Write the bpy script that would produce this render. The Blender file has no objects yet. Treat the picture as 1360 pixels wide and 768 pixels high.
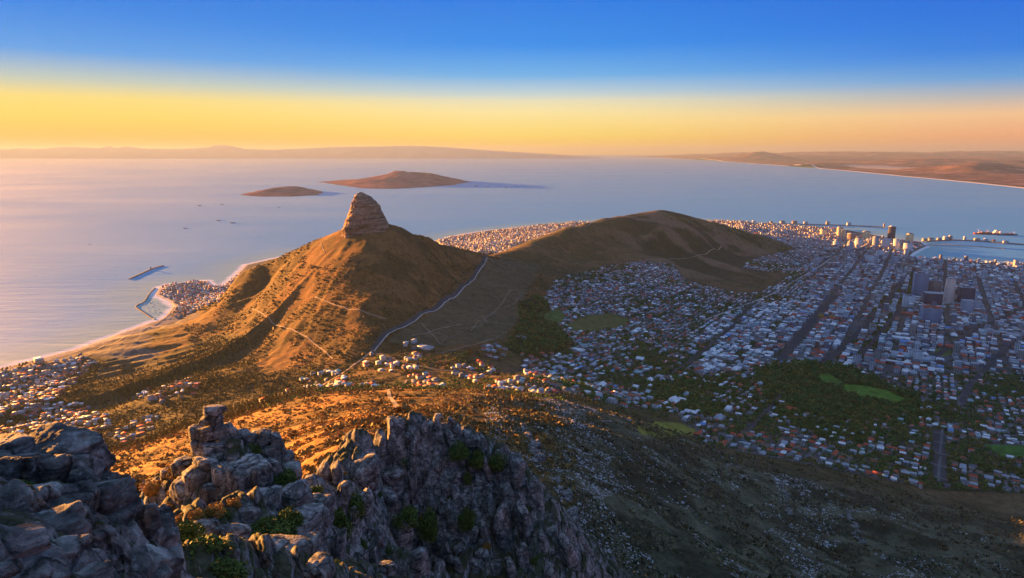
import bpy, bmesh, math, random
import numpy as np
from mathutils import Vector, Matrix

S = bpy.context.scene
COL = S.collection
R = math.radians
random.seed(7)
RNG = np.random.default_rng(11)

# ------------------------------------------------------------------ camera
CAM_Z = 850.0
PITCH = R(11.67)                     # looking down by this much
FPX = 886.0                          # focal length in photo pixels (photo is 1360 wide)
cam_d = bpy.data.cameras.new("camera")
cam_d.sensor_width = 36.0
cam_d.lens = FPX / 1360.0 * 36.0
cam_d.clip_start = 0.5
cam_d.clip_end = 400000.0
cam = bpy.data.objects.new("camera", cam_d)
COL.objects.link(cam)
cam.location = (0, 0, CAM_Z)
cam.rotation_euler = (math.pi / 2 - PITCH, 0, 0)
S.camera = cam

# ------------------------------------------------------------------ light
SUN_EL, SUN_AZ = R(3.6), R(-53)      # azimuth measured from +Y towards +X
sun_dir = Vector((math.sin(SUN_AZ) * math.cos(SUN_EL), math.cos(SUN_AZ) * math.cos(SUN_EL), math.sin(SUN_EL)))
sun_d = bpy.data.lights.new("sun", "SUN")
sun_d.energy = 5.0
sun_d.color = (1.0, 0.40, 0.075)
sun_d.angle = R(0.53)
sun = bpy.data.objects.new("sun", sun_d)
COL.objects.link(sun)
sun.rotation_euler = sun_dir.to_track_quat('Z', 'Y').to_euler()
sun.location = (-2000, 1000, 3000)

S.view_settings.view_transform = 'Standard'
S.view_settings.look = 'None'
S.view_settings.gamma = 1.0
S.view_settings.use_curve_mapping = False
EXPOSURE = 3.2
S.view_settings.exposure = EXPOSURE
S.cycles.max_bounces = 4
S.cycles.diffuse_bounces = 2
S.cycles.glossy_bounces = 2
S.cycles.volume_bounces = 0
S.cycles.use_denoising = True

def lin(c):
    out = []
    for v in c:
        v = v / 255.0
        out.append(v / 12.92 if v <= 0.04045 else ((v + 0.055) / 1.055) ** 2.4)
    return out

def build_world():
    w = bpy.data.worlds.new("World"); S.world = w; w.use_nodes = True
    nt = w.node_tree; N = nt.nodes; L = nt.links
    N.clear()
    out = N.new("ShaderNodeOutputWorld")
    sky = N.new("ShaderNodeTexSky"); sky.sky_type = 'NISHITA'; sky.sun_disc = False
    sky.sun_elevation = SUN_EL; sky.sun_rotation = SUN_AZ
    sky.altitude = 850; sky.air_density = 1.0; sky.dust_density = 1.0; sky.ozone_density = 3.0
    bg1 = N.new("ShaderNodeBackground"); bg1.inputs[1].default_value = 0.07
    L.new(sky.outputs[0], bg1.inputs[0])
    tc = N.new("ShaderNodeTexCoord")
    sep = N.new("ShaderNodeSeparateXYZ"); L.new(tc.outputs["Generated"], sep.inputs[0])
    def ramp(stops):
        mr = N.new("ShaderNodeMapRange"); mr.inputs[1].default_value = -0.05; mr.inputs[2].default_value = 0.95
        L.new(sep.outputs[2], mr.inputs[0])
        r = N.new("ShaderNodeValToRGB"); L.new(mr.outputs[0], r.inputs[0])
        r.color_ramp.interpolation = 'B_SPLINE' if False else 'LINEAR'
        el = r.color_ramp.elements
        while len(el) > 1: el.remove(el[-1])
        first = True
        for deg, col in stops:
            p = (math.sin(R(deg)) + 0.05)
            e = el[0] if first else el.new(min(p, 1.0))
            first = False
            e.position = max(0.0, min(p, 1.0))
            e.color = lin(col) + [1]
        return r
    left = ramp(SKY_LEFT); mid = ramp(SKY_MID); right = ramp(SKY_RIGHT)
    # azimuth blend: golden towards the sun, rosier away from it
    dotn = N.new("ShaderNodeVectorMath"); dotn.operation = 'DOT_PRODUCT'
    L.new(tc.outputs["Generated"], dotn.inputs[0])
    dotn.inputs[1].default_value = (math.sin(SUN_AZ), math.cos(SUN_AZ), 0)
    def blend(lo, hi, a, b):
        mr = N.new("ShaderNodeMapRange"); mr.interpolation_type = 'SMOOTHSTEP'; L.new(dotn.outputs["Value"], mr.inputs[0])
        mr.inputs[1].default_value = lo; mr.inputs[2].default_value = hi
        mx_ = N.new("ShaderNodeMix"); mx_.data_type = 'RGBA'; L.new(mr.outputs[0], mx_.inputs[0]); L.new(a, mx_.inputs[6]); L.new(b, mx_.inputs[7]); return mx_.outputs[2]
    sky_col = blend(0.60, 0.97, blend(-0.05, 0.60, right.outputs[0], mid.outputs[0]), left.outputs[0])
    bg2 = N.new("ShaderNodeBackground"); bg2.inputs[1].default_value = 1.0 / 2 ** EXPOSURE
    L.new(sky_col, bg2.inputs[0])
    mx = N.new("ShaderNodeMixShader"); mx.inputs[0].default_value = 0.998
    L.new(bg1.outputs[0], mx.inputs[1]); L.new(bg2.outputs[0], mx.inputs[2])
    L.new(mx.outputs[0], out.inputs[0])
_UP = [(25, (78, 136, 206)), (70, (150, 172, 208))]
SKY_LEFT = [(-3, (250, 160, 80)), (0.0, (255, 172, 66)), (1.03, (255, 190, 74)), (2.5, (255, 217, 100)), (3.72, (250, 222, 126)), (4.92, (188, 203, 192)), (6.8, (72, 160, 234)), (9.6, (0, 134, 232)), (14, (0, 110, 216))] + _UP
SKY_MID = [(-3, (250, 180, 90)), (0.0, (255, 196, 78)), (0.6, (255, 206, 66)), (1.31, (255, 221, 100)), (3.14, (254, 233, 162)), (4.05, (234, 228, 190)), (4.63, (192, 213, 216)), (6.1, (98, 178, 236)), (8.41, (4, 142, 238)), (11.8, (0, 124, 230)), (16, (0, 104, 212))] + _UP
SKY_RIGHT = [(-3, (220, 150, 130)), (0.0, (236, 156, 122)), (1.03, (250, 172, 122)), (2.5, (250, 200, 150)), (3.72, (176, 182, 190)), (4.92, (86, 160, 222)), (6.8, (2, 126, 228)), (9.6, (0, 112, 224)), (14, (0, 96, 208))] + _UP
build_world()

# ------------------------------------------------------------------ projection helpers
CP, SP = math.cos(PITCH), math.sin(PITCH)
def ray(px, py):
    px = np.asarray(px, float); py = np.asarray(py, float)
    a = (px - 680.0) / FPX; b = -(py - 384.0) / FPX
    return np.stack([a, CP + b * SP, -SP + b * CP], -1)
def at_z(px, py, z):
    d = ray(px, py); t = (np.asarray(z, float) - CAM_Z) / d[..., 2]
    p = d * t[..., None]; p[..., 2] += CAM_Z
    return p
def at_y(px, py, Y):
    d = ray(px, py); t = np.asarray(Y, float) / d[..., 1]
    p = d * t[..., None]; p[..., 2] += CAM_Z
    return p
def project(x, y, z):
    z = np.asarray(z, float) - CAM_Z
    depth = y * CP - z * SP
    up = y * SP + z * CP
    depth = np.where(depth > 0.1, depth, 0.1)
    return 680 + FPX * x / depth, 384 - FPX * up / depth, depth

# ------------------------------------------------------------------ noise
def _h(ix, iy, iz, seed):
    h = (ix.astype(np.int64) * 374761393 + iy.astype(np.int64) * 668265263 + iz.astype(np.int64) * 2147483647 + seed * 1274126177) & 0xFFFFFFFF
    h = ((h ^ (h >> 13)) * 1274126177) & 0xFFFFFFFF
    h = ((h ^ (h >> 15)) * 2246822519) & 0xFFFFFFFF
    return ((h ^ (h >> 16)) & 0xFFFFFF) / float(0xFFFFFF)
def noise2(x, y, seed=0):
    x = np.asarray(x, float); y = np.asarray(y, float)
    ix = np.floor(x); iy = np.floor(y); fx = x - ix; fy = y - iy
    ux = fx * fx * fx * (fx * (fx * 6 - 15) + 10); uy = fy * fy * fy * (fy * (fy * 6 - 15) + 10)
    z = np.zeros_like(ix)
    a = _h(ix, iy, z, seed); b = _h(ix + 1, iy, z, seed); c = _h(ix, iy + 1, z, seed); d = _h(ix + 1, iy + 1, z, seed)
    return ((a * (1 - ux) + b * ux) * (1 - uy) + (c * (1 - ux) + d * ux) * uy) * 2 - 1
def noise3(p, seed=0):
    i = np.floor(p); f = p - i; u = f * f * (3 - 2 * f)
    o = 0
    for dx in (0, 1):
        for dy in (0, 1):
            for dz in (0, 1):
                w = (u[:, 0] if dx else 1 - u[:, 0]) * (u[:, 1] if dy else 1 - u[:, 1]) * (u[:, 2] if dz else 1 - u[:, 2])
                o = o + w * _h(i[:, 0] + dx, i[:, 1] + dy, i[:, 2] + dz, seed)
    return o * 2 - 1
def fbm(x, y, octv=4, seed=0, gain=0.5):
    s = 0; a = 1; t = 0
    for k in range(octv):
        c, sn = math.cos(0.6 * k), math.sin(0.6 * k)
        s = s + a * noise2((x * c - y * sn) * 2 ** k + 17.3 * k, (x * sn + y * c) * 2 ** k + 9.1 * k, seed + k); t += a; a *= gain
    return s / t
def ridged(x, y, octv=4, seed=0):
    s = 0; a = 1; t = 0
    for k in range(octv):
        s = s + a * (1 - 2 * np.abs(noise2(x * 2 ** k + 5.7 * k, y * 2 ** k + 3.3 * k, seed + k))); t += a; a *= 0.5
    return s / t
def voro(x, y, seed=0):
    ix = np.floor(x); iy = np.floor(y)
    f1 = np.full(x.shape, 9.0); f2 = np.full(x.shape, 9.0); cid = np.zeros(x.shape)
    for dx in (-1, 0, 1):
        for dy in (-1, 0, 1):
            cx = ix + dx; cy = iy + dy; zz = np.zeros_like(cx)
            qx = cx + 0.15 + 0.7 * _h(cx, cy, zz, seed); qy = cy + 0.15 + 0.7 * _h(cx, cy, zz + 1, seed)
            d = np.hypot(qx - x, qy - y)
            new = d < f1
            f2 = np.where(new, f1, np.minimum(f2, d))
            cid = np.where(new, _h(cx, cy, zz + 2, seed), cid)
            f1 = np.where(new, d, f1)
    return f1, f2, cid
def in_poly(px, py, poly):
    px = np.asarray(px, float); py = np.asarray(py, float)
    ins = np.zeros(px.shape, bool); n = len(poly)
    for i in range(n):
        x1, y1 = poly[i]; x2, y2 = poly[(i + 1) % n]
        if y1 == y2: continue
        c = ((y1 > py) != (y2 > py)) & (px < (x2 - x1) * (py - y1) / (y2 - y1) + x1)
        ins ^= c
    return ins
def seg_dist(x, y, pts):
    d = np.full(np.shape(x), 1e9)
    for (x1, y1), (x2, y2) in zip(pts[:-1], pts[1:]):
        vx, vy = x2 - x1, y2 - y1; L2 = vx * vx + vy * vy + 1e-9
        t = np.clip(((x - x1) * vx + (y - y1) * vy) / L2, 0, 1)
        d = np.minimum(d, np.hypot(x - x1 - t * vx, y - y1 - t * vy))
    return d
def smooth(a, b, v):
    t = np.clip((v - a) / (b - a), 0, 1); return t * t * (3 - 2 * t)

# ------------------------------------------------------------------ mesh helpers
def new_mesh(name, verts, quads=None, tris=None, mats=(), mat_idx=None, smooth_sh=False):
    verts = np.asarray(verts, np.float32).reshape(-1, 3)
    me = bpy.data.meshes.new(name)
    nq = 0 if quads is None else len(quads); nt_ = 0 if tris is None else len(tris)
    me.vertices.add(len(verts)); me.vertices.foreach_set("co", verts.ravel())
    loops = []
    if nq: loops.append(np.asarray(quads, np.int32).ravel())
    if nt_: loops.append(np.asarray(tris, np.int32).ravel())
    li = np.concatenate(loops)
    me.loops.add(len(li)); me.loops.foreach_set("vertex_index", li)
    me.polygons.add(nq + nt_)
    st = np.concatenate([np.arange(nq, dtype=np.int32) * 4, nq * 4 + np.arange(nt_, dtype=np.int32) * 3])
    me.polygons.foreach_set("loop_start", st.astype(np.int32))
    if mat_idx is not None: me.polygons.foreach_set("material_index", np.asarray(mat_idx, np.int32))
    if smooth_sh: me.polygons.foreach_set("use_smooth", np.ones(nq + nt_, bool))
    for m in mats: me.materials.append(m)
    me.update(calc_edges=True)
    return me
def add_color(me, name, col):
    a = me.attributes.new(name, 'FLOAT_COLOR', 'POINT')
    c = np.ones((len(me.vertices), 4), np.float32); c[:, :3] = col
    a.data.foreach_set("color", c.ravel())
def add_float(me, name, v):
    a = me.attributes.new(name, 'FLOAT', 'POINT'); a.data.foreach_set("value", np.asarray(v, np.float32).ravel())
def grid_quads(nr, nc):
    i = np.arange(nr - 1)[:, None] * nc + np.arange(nc - 1)[None, :]
    return np.stack([i, i + 1, i + nc + 1, i + nc], -1).reshape(-1, 4)
def obj(name, me, parent=None, loc=None, **props):
    o = bpy.data.objects.new(name, me); COL.objects.link(o)
    if parent is not None: o.parent = parent
    if loc is not None: o.location = loc
    for k, v in props.items(): o[k] = v
    return o
def structure(name, me): return obj(name, me, kind="structure")

# ------------------------------------------------------------------ materials
def mat(name):
    m = bpy.data.materials.new(name); m.use_nodes = True
    nt = m.node_tree
    return m, nt.nodes, nt.links, nt.nodes["Principled BSDF"]
def simple(name, col, rough=0.85, spec=0.2, var=0.25, scale=0.5, bump=0.0):
    m, N, L, B = mat(name)
    B.inputs["Roughness"].default_value = rough
    B.inputs["Specular IOR Level"].default_value = spec
    tc = N.new("ShaderNodeTexCoord")
    nz = N.new("ShaderNodeTexNoise"); nz.inputs["Scale"].default_value = scale; nz.inputs["Detail"].default_value = 5
    L.new(tc.outputs["Object"], nz.inputs["Vector"])
    mr = N.new("ShaderNodeMapRange"); mr.inputs[1].default_value = 0.25; mr.inputs[2].default_value = 0.75
    mr.inputs[3].default_value = 1 - var; mr.inputs[4].default_value = 1 + var
    L.new(nz.outputs[0], mr.inputs[0])
    mul = N.new("ShaderNodeVectorMath"); mul.operation = 'SCALE'
    mul.inputs[0].default_value = col; L.new(mr.outputs[0], mul.inputs[3])
    L.new(mul.outputs[0], B.inputs["Base Color"])
    if bump:
        bp = N.new("ShaderNodeBump"); bp.inputs["Strength"].default_value = bump
        L.new(nz.outputs[0], bp.inputs["Height"]); L.new(bp.outputs[0], B.inputs["Normal"])
    return m
# ------------------------------------------------------------------ terrain control points
CP_Z = [  # photo x, photo y, ground height
 (0,490,0),(100,465,0),(150,446,0),(200,428,0),(215,424,1),(300,378,2),(315,379,14),(260,390,6),(230,405,4),(245,378,2),(328,360,3),
 (490,330,455),(490,350,410),(490,400,318),(490,440,264),(500,462,235),(450,350,400),(450,400,300),(440,440,232),(470,450,242),
 (540,350,390),(540,400,295),(580,350,320),(600,370,272),(570,330,400),
 (540,435,245),(575,412,246),(600,390,250),(625,368,250),(645,342,249),
 (400,400,262),(400,360,340),(350,380,225),(320,400,165),(280,410,85),(250,420,45),(350,440,170),(300,430,110),(350,470,140),
 (200,440,50),(130,470,40),(0,500,12),(0,520,45),(0,580,140),(100,550,105),(60,500,35),(200,520,112),(200,480,75),(300,540,165),(300,490,135),(150,600,220),
 (400,470,175),(430,500,195),(480,500,238),(460,470,225),
 (620,515,300),(560,510,268),(600,490,254),(560,470,240),(700,500,248),(650,460,236),(700,430,180),(640,430,235),(660,380,232),(700,390,165),(720,360,172),
 (760,340,182),(800,320,218),(850,310,252),(850,345,140),(900,340,125),(900,310,245),(950,330,130),(1000,330,100),(1000,360,62),(990,388,66),(950,370,82),
 (1050,345,36),(1040,362,36),(880,300,310),(920,305,270),(960,312,190),(990,316,160),
 (735,375,158),(740,400,140),(850,370,108),(850,400,100),(850,450,108),(760,440,148),(760,500,188),(850,530,188),(850,500,155),(950,500,108),(950,450,72),(950,410,70),
 (950,560,178),(900,575,218),(1000,600,190),(1050,550,130),(1050,500,75),(1050,450,40),(1050,400,28),(1200,640,172),(1360,655,140),(1200,580,130),(1200,520,70),
 (1200,450,28),(1200,400,12),(1360,600,140),(1360,500,45),(1360,420,10),(1360,360,3),(1200,345,3),(1500,660,165),(1500,500,50),(1500,400,8),(1700,600,160),(1700,450,30),
 (1120,350,12),(1100,320,6),(1050,315,8),(1000,303,6),(1060,305,3),(970,303,30),(1020,312,60),
 (590,324,4),(620,326,18),(650,330,45),(640,336,80),(690,312,8),(690,322,60),(740,302,5),(760,299,4),
 (-150,560,30),(-300,620,60),(-150,600,110),(-400,700,120),
]
CP_Y = [  # photo x, photo y, distance north
 (455,306,3000),(430,318,3050),(400,328,3110),(370,340,3170),(340,350,3230),(318,359,3280),(308,371,3310),
 (478,300,3000),(512,297,3050),(540,307,3150),(570,317,3300),(600,327,3500),(625,334,3650),(645,339,3810),(655,341,3870),(680,334,4050),(700,328,4200),
 (715,321,4350),(730,314,4500),(745,307,4650),(760,300.5,4800),(780,295.5,5000),(800,291,5200),(820,288,5350),(840,285,5500),(860,281.8,5620),(880,279,5700),(900,284,5750),(930,292,5800),(960,300,5850),(1000,312,5800),(1040,324,5700),(1056,331,5600),
 # spur in front
 (430,620,215),(450,590,300),(480,566,420),(520,550,560),(545,544,660),(400,590,470),(400,560,760),(400,530,1120),(400,515,1400),(440,540,900),(470,520,1250),
 (300,600,800),(300,565,1100),(200,595,950),(170,615,900),(250,578,1050),(330,545,1220),(200,640,620),(300,640,480),(250,700,380),(350,640,330),(100,640,900),(100,700,500),(0,720,480),(0,640,1000),
 (600,556,620),(650,566,640),(690,566,660),(700,600,560),(620,600,460),(650,545,800),(650,530,930),(700,545,900),(560,545,720),(600,530,1000),(560,530,1000),
 (740,560,760),(800,650,520),(800,600,720),(800,768,370),(850,600,800),(850,570,1000),(800,545,1150),(720,530,1250),(900,620,860),(900,700,560),(1000,650,920),(1200,690,1010),(1360,700,1150),(1000,768,560),(1200,768,690),(1360,768,760),(1000,700,750),
 (1100,660,1000),(700,768,300),(760,700,420),(1500,768,800),(1500,700,1000),(1700,768,900),
]
CP_W = [  # plain world points
 (40,1640,286),(120,1620,274),
 (-640,3450,330),(-640,3900,140),(-640,4500,10),(-200,4400,120),(-200,5000,20),(300,5200,90),(300,5800,8),(900,6300,120),(900,6900,8),(1500,6700,90),(1500,7300,6),(2000,6400,60),
 (-1200,3600,140),(-1200,4100,5),(0,170,690),(-120,230,650),(-250,150,640),(120,150,690),(250,150,660),(500,200,600),(-500,400,560),(-800,700,470),
 (-1500,1400,240),(-2500,1500,60),(-2500,2500,-10),(-4000,3000,-40),(-3000,5000,-50),(0,8500,-40),(3000,8500,-30),(5000,7000,-20),(5500,5000,-5),(5000,3000,20),(4000,1500,120),
 (2500,500,330),(1200,250,520),
]
def _build_rbf():
    P = [np.asarray(at_z(a, b, c)) for a, b, c in CP_Z] + [np.asarray(at_y(a, b, c)) for a, b, c in CP_Y] + [np.array(w, float) for w in CP_W]
    P = np.array(P)
    X = P[:, :2] / 1000.0; Z = P[:, 2]
    n = len(X)
    D = np.hypot(X[:, None, 0] - X[None, :, 0], X[:, None, 1] - X[None, :, 1])
    K = np.sqrt(D * D + 0.03 ** 2) + 0
    A = np.zeros((n + 3, n + 3)); A[:n, :n] = -K + 0.0
    A[:n, n] = 1; A[:n, n + 1:] = X; A[n, :n] = 1; A[n + 1:, :n] = X.T
    A[:n, :n] += np.eye(n) * 0.004
    w = np.linalg.solve(A, np.concatenate([Z, [0, 0, 0]]))
    return X, w
_RX, _RW = _build_rbf()
def base_h(x, y):
    sh = np.shape(x); x = np.ravel(x) / 1000.0; y = np.ravel(y) / 1000.0
    out = np.empty(len(x)); n = len(_RX)
    for s in range(0, len(x), 20000):
        a = x[s:s + 20000, None]; b = y[s:s + 20000, None]
        k = np.sqrt((a - _RX[None, :, 0]) ** 2 + (b - _RX[None, :, 1]) ** 2 + 0.0009)
        out[s:s + 20000] = -k @ _RW[:n] + _RW[n] + a[:, 0] * _RW[n + 1] + b[:, 0] * _RW[n + 2]
    return out.reshape(sh)

# land outline on the sea-level plane, in photo pixels
LAND_PX = [(-600,700),(-200,545),(0,489),(60,474),(100,464),(150,446),(200,428),(216,424),(226,416),(230,408),(224,400),(206,392),(212,381),(224,377.5),(240,377.5),(258,373),(276,373),(284,381),(296,381),(302,374),(312,366),(326,352),(400,335),(500,328),
           (578,320),(610,312),(650,306),(700,301),(760,296.5),(830,293),(900,292),(960,294),(1000,296.5),(1060,301),(1120,304.5),(1160,312),(1195,318),(1222,321),(1230,327),(1212,336),(1208,341),(1225,343),(1290,346.5),(1360,350.5),(1500,358),(2200,400),(3000,3000),(-900,3000)]
LAND_W = [tuple(at_z(a, b, 0)[:2]) for a, b in LAND_PX[:-2]]
def land_sd(x, y):
    """signed distance-ish to the coast (positive on land)"""
    px, py, _ = project(x, y, np.zeros(np.shape(x)))
    near = y < 600
    ins = in_poly(px, py, LAND_PX) | near
    d = seg_dist(x, y, LAND_W)
    return np.where(ins, d, -d)

URBAN = [(700,505),(722,478),(764,460),(752,445),(735,425),(722,400),(728,385),(738,372),(800,354),(855,347),(893,352),(912,374),(985,391),(1012,389),(1050,365),(985,356),(1000,345),(1030,338),(1058,331),(1010,312),(985,302),(1000,290),(1060,303),(1180,318),(1222,320),(1240,336),
         (1360,346),(1700,370),(1700,700),(1360,656),(1250,652),(1150,632),(1050,612),(985,600),(930,588),(900,552),(830,540),(780,530)]
PARK = [(1000,492),(1060,478),(1120,484),(1170,505),(1225,530),(1250,556),(1215,566),(1140,592),(1085,582),(1040,560),(1015,528)]
LAWNS = [[(1084,498),(1100,496),(1122,508),(1112,516),(1090,508)],[(1118,510),(1150,512),(1184,520),(1206,532),(1190,538),(1150,530),(1122,520)],[(845,565),(870,560),(905,562),(926,572),(920,580),(880,582),(850,576)],
         [(752,432),(775,420),(812,416),(838,424),(830,434),(790,440),(760,442)],[(1305,590),(1360,592),(1420,600),(1400,612),(1330,606)],[(720,418),(740,410),(752,420),(745,430),(726,428)],[(1235,463),(1255,461),(1268,470),(1245,476)]]
FOREST = [[(668,462),(690,430),(688,402),(715,392),(728,402),(735,428),(752,447),(764,458),(735,474),(705,478)],
          [(880,490),(960,498),(1000,505),(1010,540),(960,560),(900,550),(850,535),(870,510)]]
CROPS = [(1110,478),(1172,395),(1210,362),(1225,362),(1205,400),(1160,470),(1130,490)]  # avenue of trees
FIELDS = [(650,344),(720,352),(700,385),(690,420),(670,450),(560,462),(512,452),(560,425),(600,395)]
LEFT_FOREST = [(70,520),(110,470),(190,480),(300,440),(330,450),(345,500),(430,480),(440,510),(330,560),(240,600),(150,620),(0,600),(0,540)]

def rough_amp(px, py, sd, x, y, hb):
    urb = in_poly(px, py, URBAN) & (hb < 235)
    return np.where(urb, 0.0, 1.0) * smooth(5, 120, sd)
LHX, LHY = float(at_y(485, 300, 3010)[0]), 3010.0
def height(x, y):
    x = np.asarray(x, float); y = np.asarray(y, float)
    hb = base_h(x, y)
    sd = land_sd(x, y)
    px, py, dep = project(x, y, hb)
    ra = rough_amp(px, py, sd, x, y, hb)
    rho = np.hypot(x - LHX, y - LHY); th = np.arctan2(y - LHY, x - LHX)
    # gullies running down the cone, deep on the seaward side
    west = smooth(-0.1, 0.75, -np.cos(th - 0.25))
    wob = 0.5 * fbm(x / 320, y / 320, 3, 5)
    g = 1 - np.abs(noise2(th * 4.2 + wob + 40, rho / 2600 + 3, 8)) * 2
    g2 = 1 - np.abs(noise2(th * 11 + 1.4 * wob + 40, rho / 1200 + 3, 9)) * 2
    amp = smooth(150, 620, rho) * (1 - smooth(1500, 2100, rho))
    hb = hb + ra * amp * ((0.10 + 0.9 * west) * (14 * (g - .75) + 5 * (g2 - .75)) - 6 * west)
    # ordinary hillside relief
    dist = np.hypot(x, y)
    k = smooth(300, 1600, dist)
    hb = hb + ra * (k * (7 * fbm(x / 260, y / 260, 4, 21) + 5 * ridged(x / 420, y / 420, 3, 33))
                    + 2.6 * ridged(x / 95, y / 95, 3, 51) * k + 2.0 * fbm(x / 40, y / 40, 3, 53) + 1.1 * fbm(x / 14, y / 14, 3, 61))
    spur = smooth(60, -80, x + .12 * y) * (1 - smooth(900, 1300, y)) * smooth(170, 260, dist)
    hb = hb + ra * spur * (2.4 * ridged(x / 34, y / 34, 3, 91) + 1.2 * fbm(x / 9, y / 9, 2, 93))
    # right-hand slope: shallow ravines and ribs falling towards the town
    fg = smooth(-60, 120, x) * (1 - smooth(900, 1300, y)) * smooth(150, 350, dist)
    hb = hb + ra * fg * (13 * ridged((x * 0.8 - y * 0.45) / 130 + 0.6 * fbm(x / 200, y / 200, 2, 3), (y + x * 0.3) / 520, 3, 71) + 2.5 * fbm(x / 34, y / 34, 3, 73))
    hb = hb + ra * fg * 1.1 * np.abs(noise2(x / 5.0, y / 5.0, 75)) * 2
    # signal hill eastern ribs
    sh = smooth(300, 700, x) * smooth(3300, 4200, y)
    hb = hb + ra * sh * smooth(360, 250, hb) * 14 * ridged((x * 0.86 + y * 0.5) / 330, (y * 0.86 - x * 0.5) / 1500, 3, 81)
    land = np.maximum(hb, 1.2 + np.minimum(sd, 60) * 0.03)
    sea = -np.minimum(-sd, 60) * 0.25 - 0.5
    return np.where(sd > 0, land, sea)

# ------------------------------------------------------------------ terrain mesh on a grid that is denser near the viewpoint
NA, NR = 1250, 1050
AZ = np.linspace(R(-56), R(58), NA)
RR = 165.0 * (9600.0 / 165.0) ** np.linspace(0, 1, NR)
TX = RR[:, None] * np.sin(AZ)[None, :]; TY = RR[:, None] * np.cos(AZ)[None, :]
TZ = height(TX, TY)
# what the slope hides from the viewpoint (only used to choose where detail goes)
_ang = (TZ - CAM_Z) / RR[:, None]
_cm = np.maximum.accumulate(_ang, 0)
def visible(x, y, z, slack=0.002):
    r = np.hypot(x, y); a = np.arctan2(x, y)
    i = np.clip(np.searchsorted(RR, r) - 3, 0, NR - 1)
    j = np.clip(np.round((a - AZ[0]) / (AZ[1] - AZ[0])).astype(int), 0, NA - 1)
    return (z - CAM_Z) / np.maximum(r, 1) > _cm[i, j] - slack

def cover_colour(x, y, z):
    px, py, _ = project(x, y, z)
    sd = land_sd(x, y)
    n1 = fbm(x / 180, y / 180, 4, 101); n2 = fbm(x / 45, y / 45, 3, 105); n3 = fbm(x / 12, y / 12, 2, 109)
    def c(r, g, b): return np.array([r, g, b])
    col = np.empty(np.shape(x) + (3,)); 
    t = smooth(-0.35, 0.35, n1 + 0.6 * n2)[..., None]
    col[:] = c(0.125, 0.080, 0.038) * t + c(0.075, 0.062, 0.026) * (1 - t)
    # the near right-hand slope is greyer and greener
    fg = (smooth(-40, 100, x) * (1 - smooth(1000, 1350, y)))[..., None]
    tt = smooth(-0.3, 0.4, n2 + 0.5 * n1)[..., None]
    col = col * (1 - fg) + fg * (c(0.105, 0.100, 0.060) * tt + c(0.046, 0.046, 0.026) * (1 - tt))
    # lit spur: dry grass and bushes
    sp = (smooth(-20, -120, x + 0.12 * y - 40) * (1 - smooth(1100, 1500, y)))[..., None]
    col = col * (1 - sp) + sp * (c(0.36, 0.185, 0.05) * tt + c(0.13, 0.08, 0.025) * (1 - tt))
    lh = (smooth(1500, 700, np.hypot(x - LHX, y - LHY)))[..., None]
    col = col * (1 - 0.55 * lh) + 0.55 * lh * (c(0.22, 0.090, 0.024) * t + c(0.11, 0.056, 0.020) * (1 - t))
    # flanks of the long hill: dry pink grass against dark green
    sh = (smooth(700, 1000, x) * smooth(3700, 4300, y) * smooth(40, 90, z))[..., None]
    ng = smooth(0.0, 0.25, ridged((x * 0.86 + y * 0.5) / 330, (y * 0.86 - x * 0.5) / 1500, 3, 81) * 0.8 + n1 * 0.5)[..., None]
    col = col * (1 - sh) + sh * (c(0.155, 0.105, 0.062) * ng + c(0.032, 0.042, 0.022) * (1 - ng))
    def put(mask, cc, k=1.0):
        nonlocal col
        m = (np.asarray(mask, float) * k)[..., None]
        col = col * (1 - m) + m * cc
    put(in_poly(px, py, FIELDS) & (y > 1900), c(0.10, 0.082, 0.045), 0.8)
    tracks = np.abs(np.sin((px * 0.55 + py * 0.9) / 9.0 + 1.5 * n1)) < 0.10
    put(tracks & in_poly(px, py, [(560,455),(690,375),(735,360),(700,420),(660,455)]) & (y > 1900), c(0.17, 0.14, 0.10), 0.7)
    urb = in_poly(px, py, URBAN) & (y > 900)
    green = smooth(-0.2, 0.25, n2 + n1)[..., None]
    cbd = smooth(2600, 3200, y)[..., None]
    uc = (c(0.05, 0.062, 0.03) * (1 - 0.75 * cbd) + c(0.10, 0.10, 0.105) * 0.75 * cbd) * green + c(0.10, 0.10, 0.105) * (1 - green)
    col = np.where(urb[..., None], uc, col)
    # seafront towns beyond the ridge and on the left
    fl = (z < 40) & (y > 2300) & (sd > 0) & ((x < 900) | (y > 5500))
    put(fl, c(0.15, 0.13, 0.115), 0.75)
    for f in FOREST: put(in_poly(px, py, f) & (y > 900), c(0.020, 0.028, 0.012), 0.95)
    put(in_poly(px, py, PARK) & (y > 900), c(0.045, 0.075, 0.02))
    put(in_poly(px, py, LEFT_FOREST) & (y > 1200), c(0.07, 0.055, 0.025), 0.8)
    for i, f in enumerate(LAWNS): put(in_poly(px, py, f) & (y > 900), [c(0.075,0.15,0.022), c(0.085,0.17,0.022), c(0.20,0.19,0.035), c(0.12,0.115,0.035), c(0.06,0.15,0.03), c(0.085,0.12,0.03), c(0.10,0.13,0.04)][i])
    put(in_poly(px, py, [(860,408),(905,404),(912,408),(880,413)]) , c(0.13,0.10,0.05))
    put(smooth(26, 10, sd + 12 * n2) * (sd > 0) * (y > 2000) * (x < 1500), c(0.62, 0.52, 0.42))
    put(in_poly(px, py, [(0,470),(110,455),(215,415),(240,425),(150,452),(0,500)]) & (z < 30) & (y > 2000), c(0.45, 0.38, 0.33), 0.5)
    lum = (1 + 0.28 * n3 + 0.15 * n2)[..., None]
    return np.clip(col * lum, 0.004, 0.9)

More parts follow.
